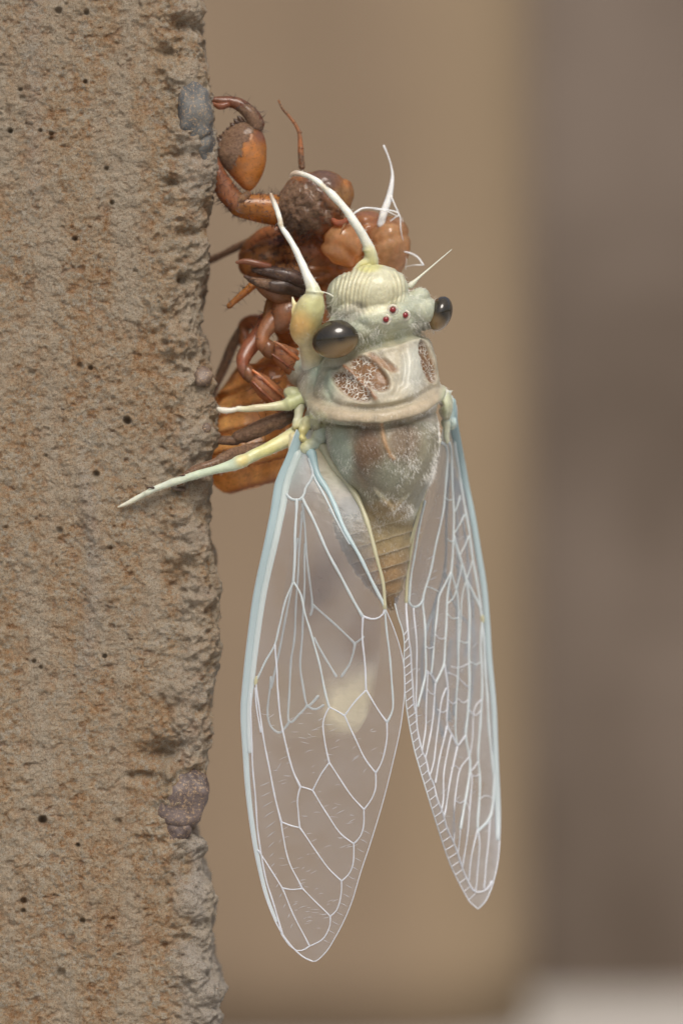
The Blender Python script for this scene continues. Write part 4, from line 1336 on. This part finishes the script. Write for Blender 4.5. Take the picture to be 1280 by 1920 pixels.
LV = [
    [(536, 926), (545, 935), (556, 937), (567, 934), (572, 915), (586, 893), (584, 862)],
    [(556, 937), (554, 991), (552, 1046), (550, 1091)],
    [(550, 1091), (535, 1128), (523, 1175), (515, 1210), (496, 1243), (482, 1273)],
    [(515, 1208), (519, 1250), (520, 1290), (527, 1352), (537, 1403), (550, 1446), (563, 1475)],
    [(480, 1272), (482, 1297), (490, 1360), (499, 1409), (510, 1469), (527, 1541)],
    [(527, 1541), (530, 1566), (542, 1615), (566, 1665)],
    [(566, 1665), (602, 1701), (619, 1718)],
    [(563, 1475), (575, 1478), (586, 1482)],
    [(563, 1475), (557, 1498), (559, 1523), (562, 1552)],
    [(527, 1541), (545, 1548), (562, 1552)],
    [(562, 1552), (590, 1592), (616, 1629), (640, 1652)],
    [(586, 1482), (613, 1526), (636, 1561), (663, 1582)],
    [(586, 1482), (602, 1452), (617, 1430)],
    [(550, 1091), (564, 1114), (572, 1153), (583, 1188), (597, 1237), (606, 1283), (617, 1326)],
    [(617, 1326), (606, 1354), (609, 1395), (617, 1430)],
    [(617, 1326), (632, 1333), (646, 1342)],
    [(646, 1342), (666, 1315), (686, 1294)],
    [(646, 1342), (665, 1383), (682, 1420), (704, 1449)],
    [(617, 1430), (636, 1458), (659, 1493), (682, 1518)],
    [(567, 934), (586, 972), (616, 1038), (646, 1095), (679, 1155)],
    [(679, 1155), (698, 1161), (715, 1155), (721, 1143)],
    [(680, 1157), (679, 1188), (683, 1237), (686, 1294)],
    [(686, 1294), (705, 1326), (725, 1354)],
    [(721, 1140), (725, 1183), (732, 1251), (736, 1300), (735, 1332), (725, 1354)],
    [(725, 1354), (725, 1389), (716, 1426), (704, 1449)],
    [(704, 1449), (704, 1475), (696, 1498), (682, 1518)],
    [(682, 1518), (682, 1543), (676, 1566), (663, 1582)],
    [(663, 1582), (663, 1609), (656, 1635), (640, 1652)],
    [(640, 1652), (640, 1675), (632, 1704), (619, 1718)],
    [(619, 1718), (618, 1738), (605, 1761), (580, 1774)],
    [(580, 1774), (562, 1783), (545, 1775), (527, 1750)],
    [(484, 1594), (502, 1621), (529, 1665)],
    [(529, 1665), (547, 1668), (566, 1666)],
    [(529, 1665), (553, 1721), (580, 1774)],
    [(470, 1300), (472, 1400), (478, 1490), (486, 1580), (497, 1640), (514, 1700), (530, 1752)],
    [(479, 1290), (481, 1330), (489, 1372)],
]
for k, pts in enumerate(LV):
    yb = pts[0][1]
    r = np.interp(yb, [930, 1100, 1300, 1500, 1800], [.025, .0185, .0145, .0125, .0112])
    vein(lf, YL_, pts, r, ICE * .95 if yb < 1150 else LIL, clear=.12)
mesh_obj('node', ell(P(480, 1276, YL_(480, 1276) - .02), (.035, .02, .09), (0, 12, 0)), VEIN, lf, colr=(0.68, 0.64, 0.42), attrs={'clear': .1})
# faint wrinkles in the lower cells
W_ = []
def dash(Yf, x, y, ln, ang, r=.0045):
    dx, dy = math.cos(ang) * ln / 2, math.sin(ang) * ln / 2
    return tube(PX([(x - dx, y - dy, Yf(x - dx, y - dy) - .006), (x, y + rng.normal(0, .8), Yf(x, y) - .006), (x + dx, y + dy, Yf(x + dx, y + dy) - .006)]), [.001, r, .001], 6, 4)
for y in np.arange(1470, 1740, 19):
    a, b = edge_x(L_out, y) + 24, np.interp(y, [1480, 1541, 1615, 1665, 1721], [510, 524, 516, 525, 550])
    W_.append(dash(YL_, a * .55 + b * .45, y, max(10, (b - a) * .8), -.4 - .003 * (y - 1470), .006))
for y in np.arange(1560, 1770, 17):
    b = edge_x(L_in, y)
    W_.append(dash(YL_, b - 14, y, 15, .5, .005))
cx_, cy_ = rng.uniform(0, 1, 110), rng.uniform(1330, 1740, 110)
for a_, y in zip(cx_, cy_):
    lo, hi = edge_x(L_out, y) + 45, edge_x(L_in, y) - 22
    if hi > lo + 10:
        W_.append(dash(YL_, lo + (hi - lo) * a_, y, rng.uniform(6, 20), rng.normal(-.25, .3), rng.uniform(.0025, .0055)))
mesh_obj('wrinkles', join(W_), VEIN, lf, colr=(0.70, 0.72, 0.76), attrs={'clear': .35}, kind='stuff')

# left hindwing, seen through the forewing
LH_out = np.array([(572, 868), (556, 960), (540, 1060), (522, 1170), (507, 1260), (500, 1320), (510, 1372), (545, 1388), (600, 1386), (640, 1385)], float)
LH_in = np.array([(606, 868), (650, 960), (684, 1030), (700, 1090), (712, 1150), (712, 1220), (704, 1290), (692, 1335), (668, 1375), (650, 1385)], float)
YLH = wing_fn(LH_out, LH_in, dLH)
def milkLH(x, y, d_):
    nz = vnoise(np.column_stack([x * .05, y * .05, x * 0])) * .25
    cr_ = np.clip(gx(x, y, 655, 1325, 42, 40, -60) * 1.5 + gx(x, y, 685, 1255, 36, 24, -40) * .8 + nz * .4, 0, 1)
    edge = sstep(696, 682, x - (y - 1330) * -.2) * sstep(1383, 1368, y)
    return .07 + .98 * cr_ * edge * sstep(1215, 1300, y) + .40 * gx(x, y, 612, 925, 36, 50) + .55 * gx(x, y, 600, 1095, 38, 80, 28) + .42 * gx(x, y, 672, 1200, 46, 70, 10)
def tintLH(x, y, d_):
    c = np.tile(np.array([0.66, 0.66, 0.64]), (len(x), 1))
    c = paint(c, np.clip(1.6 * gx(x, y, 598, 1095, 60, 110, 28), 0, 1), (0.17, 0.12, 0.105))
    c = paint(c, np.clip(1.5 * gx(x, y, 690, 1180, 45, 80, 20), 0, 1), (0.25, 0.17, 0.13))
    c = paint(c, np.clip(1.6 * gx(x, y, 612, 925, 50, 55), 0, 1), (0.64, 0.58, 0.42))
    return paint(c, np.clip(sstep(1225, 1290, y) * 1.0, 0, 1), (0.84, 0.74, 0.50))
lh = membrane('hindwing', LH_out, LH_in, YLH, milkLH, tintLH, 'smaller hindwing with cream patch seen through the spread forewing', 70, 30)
for pts in [[(567, 945), (573, 1010), (578, 1073), (586, 1134), (582, 1153)], [(586, 1134), (621, 1164), (645, 1187), (665, 1207)], [(665, 1207), (661, 1228), (654, 1248), (640, 1268)], [(665, 1207), (682, 1194)],
            [(589, 1196), (610, 1235), (630, 1268)], [(572, 1020), (570, 1110), (567, 1180), (563, 1240), (567, 1280), (576, 1323), (596, 1305)], [(566, 960), (558, 1080), (552, 1190), (546, 1240), (542, 1300), (542, 1354), (560, 1340), (576, 1323)], [(508, 1270), (502, 1334), (508, 1362), (524, 1374), (542, 1354)],
            [(558, 1010), (545, 1110), (530, 1185), (520, 1240), (508, 1290)], [(617, 955), (640, 990), (672, 1040)], [(574, 1323), (590, 1330), (606, 1322)]]:
    vein(lh, YLH, pts, .020, ICE * .9, clear=.35)

# right forewing, seen nearly edge on
def milkR(x, y, d_):
    return .22 + .35 * sstep(950, 800, y) + .15 * np.exp(-d_ / .12) + .06 * sstep(1000, 1250, y)
def tintR(x, y, d_):
    c = np.tile(np.array([0.74, 0.79, 0.87]), (len(x), 1))
    return paint(c, sstep(950, 820, y), (0.60, 0.71, 0.73))
rf_ = membrane('forewing', R_out, R_in, YR_, milkR, tintR, 'narrow looking forewing turned edge on, dense with white veins')
ys = np.array([750, 790, 855, 915, 969, 1031, 1099, 1167, 1235, 1324, 1421, 1517, 1573])
ex_ = edge_x(R_out, ys)
wid = np.interp(ys, [750, 790, 915, 1100, 1324, 1517, 1573], [5, 9, 6.5, 6, 5.5, 6, 4])
vein(rf_, YR_, list(zip(ex_ - wid * .8, ys)), list(wid / 100), BLUE * 1.0, ICE * .95, n=90, sg=12, flat=.6)
allR = dense(R_out)
vein(rf_, YR_, [tuple(q) for q in allR[::6]] + [tuple(allR[-1])], .014, ICE, LIL, n=150)
inR = dense(R_in)
k0 = np.searchsorted(inR[:, 1], 1130)
vein(rf_, YR_, [tuple(q) for q in inR[k0::6]] + [tuple(inR[-1])], .012, ICE, LIL, n=130)
RV = [
    ([(824, 825), (806, 880), (789, 940), (773, 1000), (750, 1078), (739, 1112)], .030, YEL * 1.05),
    ([(800, 905), (784, 965), (770, 1030), (764, 1080), (761, 1129)], .032, YEL * 1.08),
    ([(796, 940), (782, 1010), (772, 1070), (766, 1129)], .022, ICE),
    ([(766, 1129), (772, 1137), (780, 1138), (788, 1132), (793, 1123)], .022, ICE),
    ([(822, 828), (832, 832), (838, 855), (833, 937), (819, 1012), (806, 1072), (793, 1123), (795, 1160), (797, 1200), (798, 1255), (791, 1291), (783, 1324)], .022, ICE),
    ([(842, 830), (846, 860), (849, 937), (850, 1004), (845, 1072), (838, 1126), (835, 1194), (833, 1235), (830, 1250), (816, 1280)], .022, ICE),
    ([(850, 1004), (860, 1040), (873, 1086), (879, 1126), (879, 1200), (879, 1283), (877, 1338), (872, 1379), (879, 1415), (881, 1443), (871, 1504), (863, 1553)], .026, ICE),
    ([(852, 830), (862, 900), (876, 980), (888, 1060), (902, 1150), (908, 1230), (914, 1330), (922, 1430), (926, 1470), (918, 1531), (895, 1559)], .026, ICE),
    ([(873, 1086), (890, 1118), (903, 1153), (901, 1200), (903, 1310), (896, 1407), (899, 1462), (895, 1553)], .024, ICE),
    ([(845, 1072), (832, 1100), (822, 1121), (816, 1180), (811, 1235), (808, 1262)], .018, ICE),
    ([(761, 1130), (765, 1194), (770, 1228), (773, 1283), (775, 1319), (780, 1338), (783, 1371), (791, 1410), (798, 1424), (805, 1454), (813, 1470), (819, 1498), (830, 1526), (838, 1553), (852, 1584), (866, 1628), (879, 1655), (890, 1672), (910, 1669), (921, 1653)], .019, LIL),
    ([(775, 1140), (780, 1200), (781, 1269), (779, 1310), (780, 1336)], .016, LIL),
    ([(798, 1257), (808, 1266), (816, 1280)], .018, LIL),
    ([(801, 1259), (799, 1324), (797, 1366), (791, 1408)], .015, LIL),
    ([(816, 1280), (812, 1338), (802, 1401), (797, 1420)], .017, LIL),
    ([(833, 1245), (839, 1297), (838, 1357), (848, 1380), (857, 1399), (864, 1390), (872, 1379)], .019, LIL),
    ([(836, 1290), (826, 1318), (820, 1371), (813, 1426), (805, 1454)], .015, LIL),
    ([(837, 1362), (824, 1421), (816, 1467)], .017, LIL),
    ([(846, 1377), (840, 1400), (832, 1448), (831, 1493), (827, 1520)], .015, LIL),
    ([(857, 1399), (846, 1448), (835, 1517), (832, 1530)], .018, LIL),
    ([(846, 1074), (856, 1110), (859, 1150), (859, 1200), (857, 1283), (853, 1363), (857, 1399)], .016, ICE),
    ([(880, 1418), (872, 1428), (860, 1448), (852, 1504), (850, 1580)], .015, LIL),
    ([(896, 1427), (888, 1440), (881, 1446)], .015, LIL),
    ([(881, 1446), (884, 1466), (879, 1531), (871, 1600), (866, 1628)], .015, LIL),
    ([(918, 1535), (913, 1600), (907, 1665)], .016, LIL),
    ([(896, 1558), (898, 1590), (893, 1658), (890, 1672)], .015, LIL),
    ([(863, 1553), (858, 1602)], .014, LIL), ([(895, 1555), (884, 1600), (879, 1650)], .016, LIL),
    ([(902, 1312), (888, 1330), (886, 1380), (880, 1420)], .013, LIL), ([(873, 1090), (866, 1120), (862, 1180), (859, 1236)], .012, ICE), ([(865, 1056), (862, 1080), (850, 1120), (838, 1132)], .012, ICE),
    ([(797, 1210), (804, 1216), (813, 1212)], .010, LIL), ([(816, 1190), (825, 1198), (835, 1196)], .010, LIL), ([(838, 1150), (848, 1160), (859, 1158)], .011, ICE), ([(860, 1200), (870, 1206), (879, 1202)], .011, ICE), ([(880, 1240), (892, 1246), (902, 1240)], .011, ICE),
    ([(858, 1310), (868, 1318), (877, 1312)], .010, LIL), ([(878, 1330), (890, 1342), (902, 1330)], .011, LIL), ([(839, 1310), (848, 1320), (856, 1314)], .010, LIL), ([(846, 1440), (852, 1436), (861, 1442)], .010, LIL), ([(881, 1450), (890, 1456), (899, 1450)], .010, LIL),
    ([(852, 1500), (862, 1506), (871, 1500)], .010, LIL), ([(872, 1500), (878, 1512), (880, 1525)], .010, LIL), ([(897, 1500), (908, 1492), (922, 1496)], .010, LIL), ([(822, 1110), (812, 1104), (800, 1100)], .011, ICE), ([(838, 1010), (845, 1016), (850, 1012)], .010, ICE),
    ([(862, 930), (856, 950), (850, 962)], .012, ICE), ([(870, 965), (860, 985), (851, 1000)], .012, ICE), ([(878, 1005), (870, 1025), (862, 1040)], .012, ICE), ([(886, 1050), (880, 1070), (874, 1086)], .011, ICE), ([(832, 930), (840, 938), (849, 936)], .010, ICE),
    ([(800, 1290), (806, 1300), (815, 1302)], .010, LIL), ([(820, 1330), (830, 1336), (838, 1330)], .010, LIL), ([(840, 1262), (856, 1268), (876, 1288)], .011, LIL), ([(845, 1250), (860, 1252), (878, 1244)], .010, LIL),
]
for pts, r, cl in RV:
    vein(rf_, YR_, pts, r * .95, cl)
Fx = np.array(RV[10][0], float)
W_ = []
for y in np.arange(1180, 1690, 15.5):      # ladder of cross-veins along the trailing margin
    a = np.interp(y, Fx[:18, 1], Fx[:18, 0])
    yb = y + 11
    b = edge_x(R_in, min(yb, 1703))
    if a > b + 3:
        vein(rf_, YR_, [(a, y), ((a + b) / 2, y + 6), (b, yb)], .0095, LIL)
for k in range(40):
    y = rng.uniform(930, 1560)
    a, b = edge_x(R_in, y) + 12, edge_x(R_out, y) - 14
    x = rng.uniform(a, b)
    W_.append(dash(YR_, x, y, rng.uniform(8, 20), rng.normal(-.4, .4), rng.uniform(.004, .008)))
mesh_obj('wrinkles', join(W_), VEIN, rf_, colr=(0.68, 0.72, 0.78), attrs={'clear': .3}, kind='stuff')
mesh_obj('node', ell(P(904, 1160, YR_(904, 1160) - .02), (.04, .03, .09), (0, -8, 0)), VEIN, rf_, colr=(0.68, 0.64, 0.44), attrs={'clear': .1})

# right hindwing behind it
RH_out = np.array([(850, 850), (862, 930), (876, 1020), (888, 1110), (896, 1200), (896, 1290), (886, 1350), (870, 1395), (850, 1410)], float)
RH_in = np.array([(836, 850), (814, 930), (790, 1010), (772, 1090), (770, 1180), (776, 1260), (790, 1330), (815, 1385), (845, 1410)], float)
YRH = wing_fn(R_out, R_in, dRH)
rh = membrane('hindwing', RH_out, RH_in, YRH, lambda x, y, d_: .17 + 0 * x, lambda x, y, d_: np.tile(np.array([.68, .71, .75]), (len(x), 1)), 'hindwing folded behind the edge on forewing', 60, 20)
for pts in [[(842, 870), (838, 930), (836, 1000), (833, 1072), (815, 1130), (800, 1180)], [(850, 880), (856, 960), (858, 1060), (856, 1160), (858, 1260), (850, 1340)], [(856, 900), (868, 980), (880, 1080), (888, 1180), (886, 1280), (872, 1370)],
            [(833, 1072), (846, 1120), (862, 1150), (884, 1180)], [(815, 1130), (808, 1220), (815, 1310), (830, 1380)], [(845, 1200), (838, 1270), (842, 1350)], [(800, 1180), (790, 1240), (796, 1310)], [(856, 1060), (872, 1090), (880, 1150), (872, 1230)]]:
    vein(rh, YRH, pts, .026, ICE * .95, clear=.3)
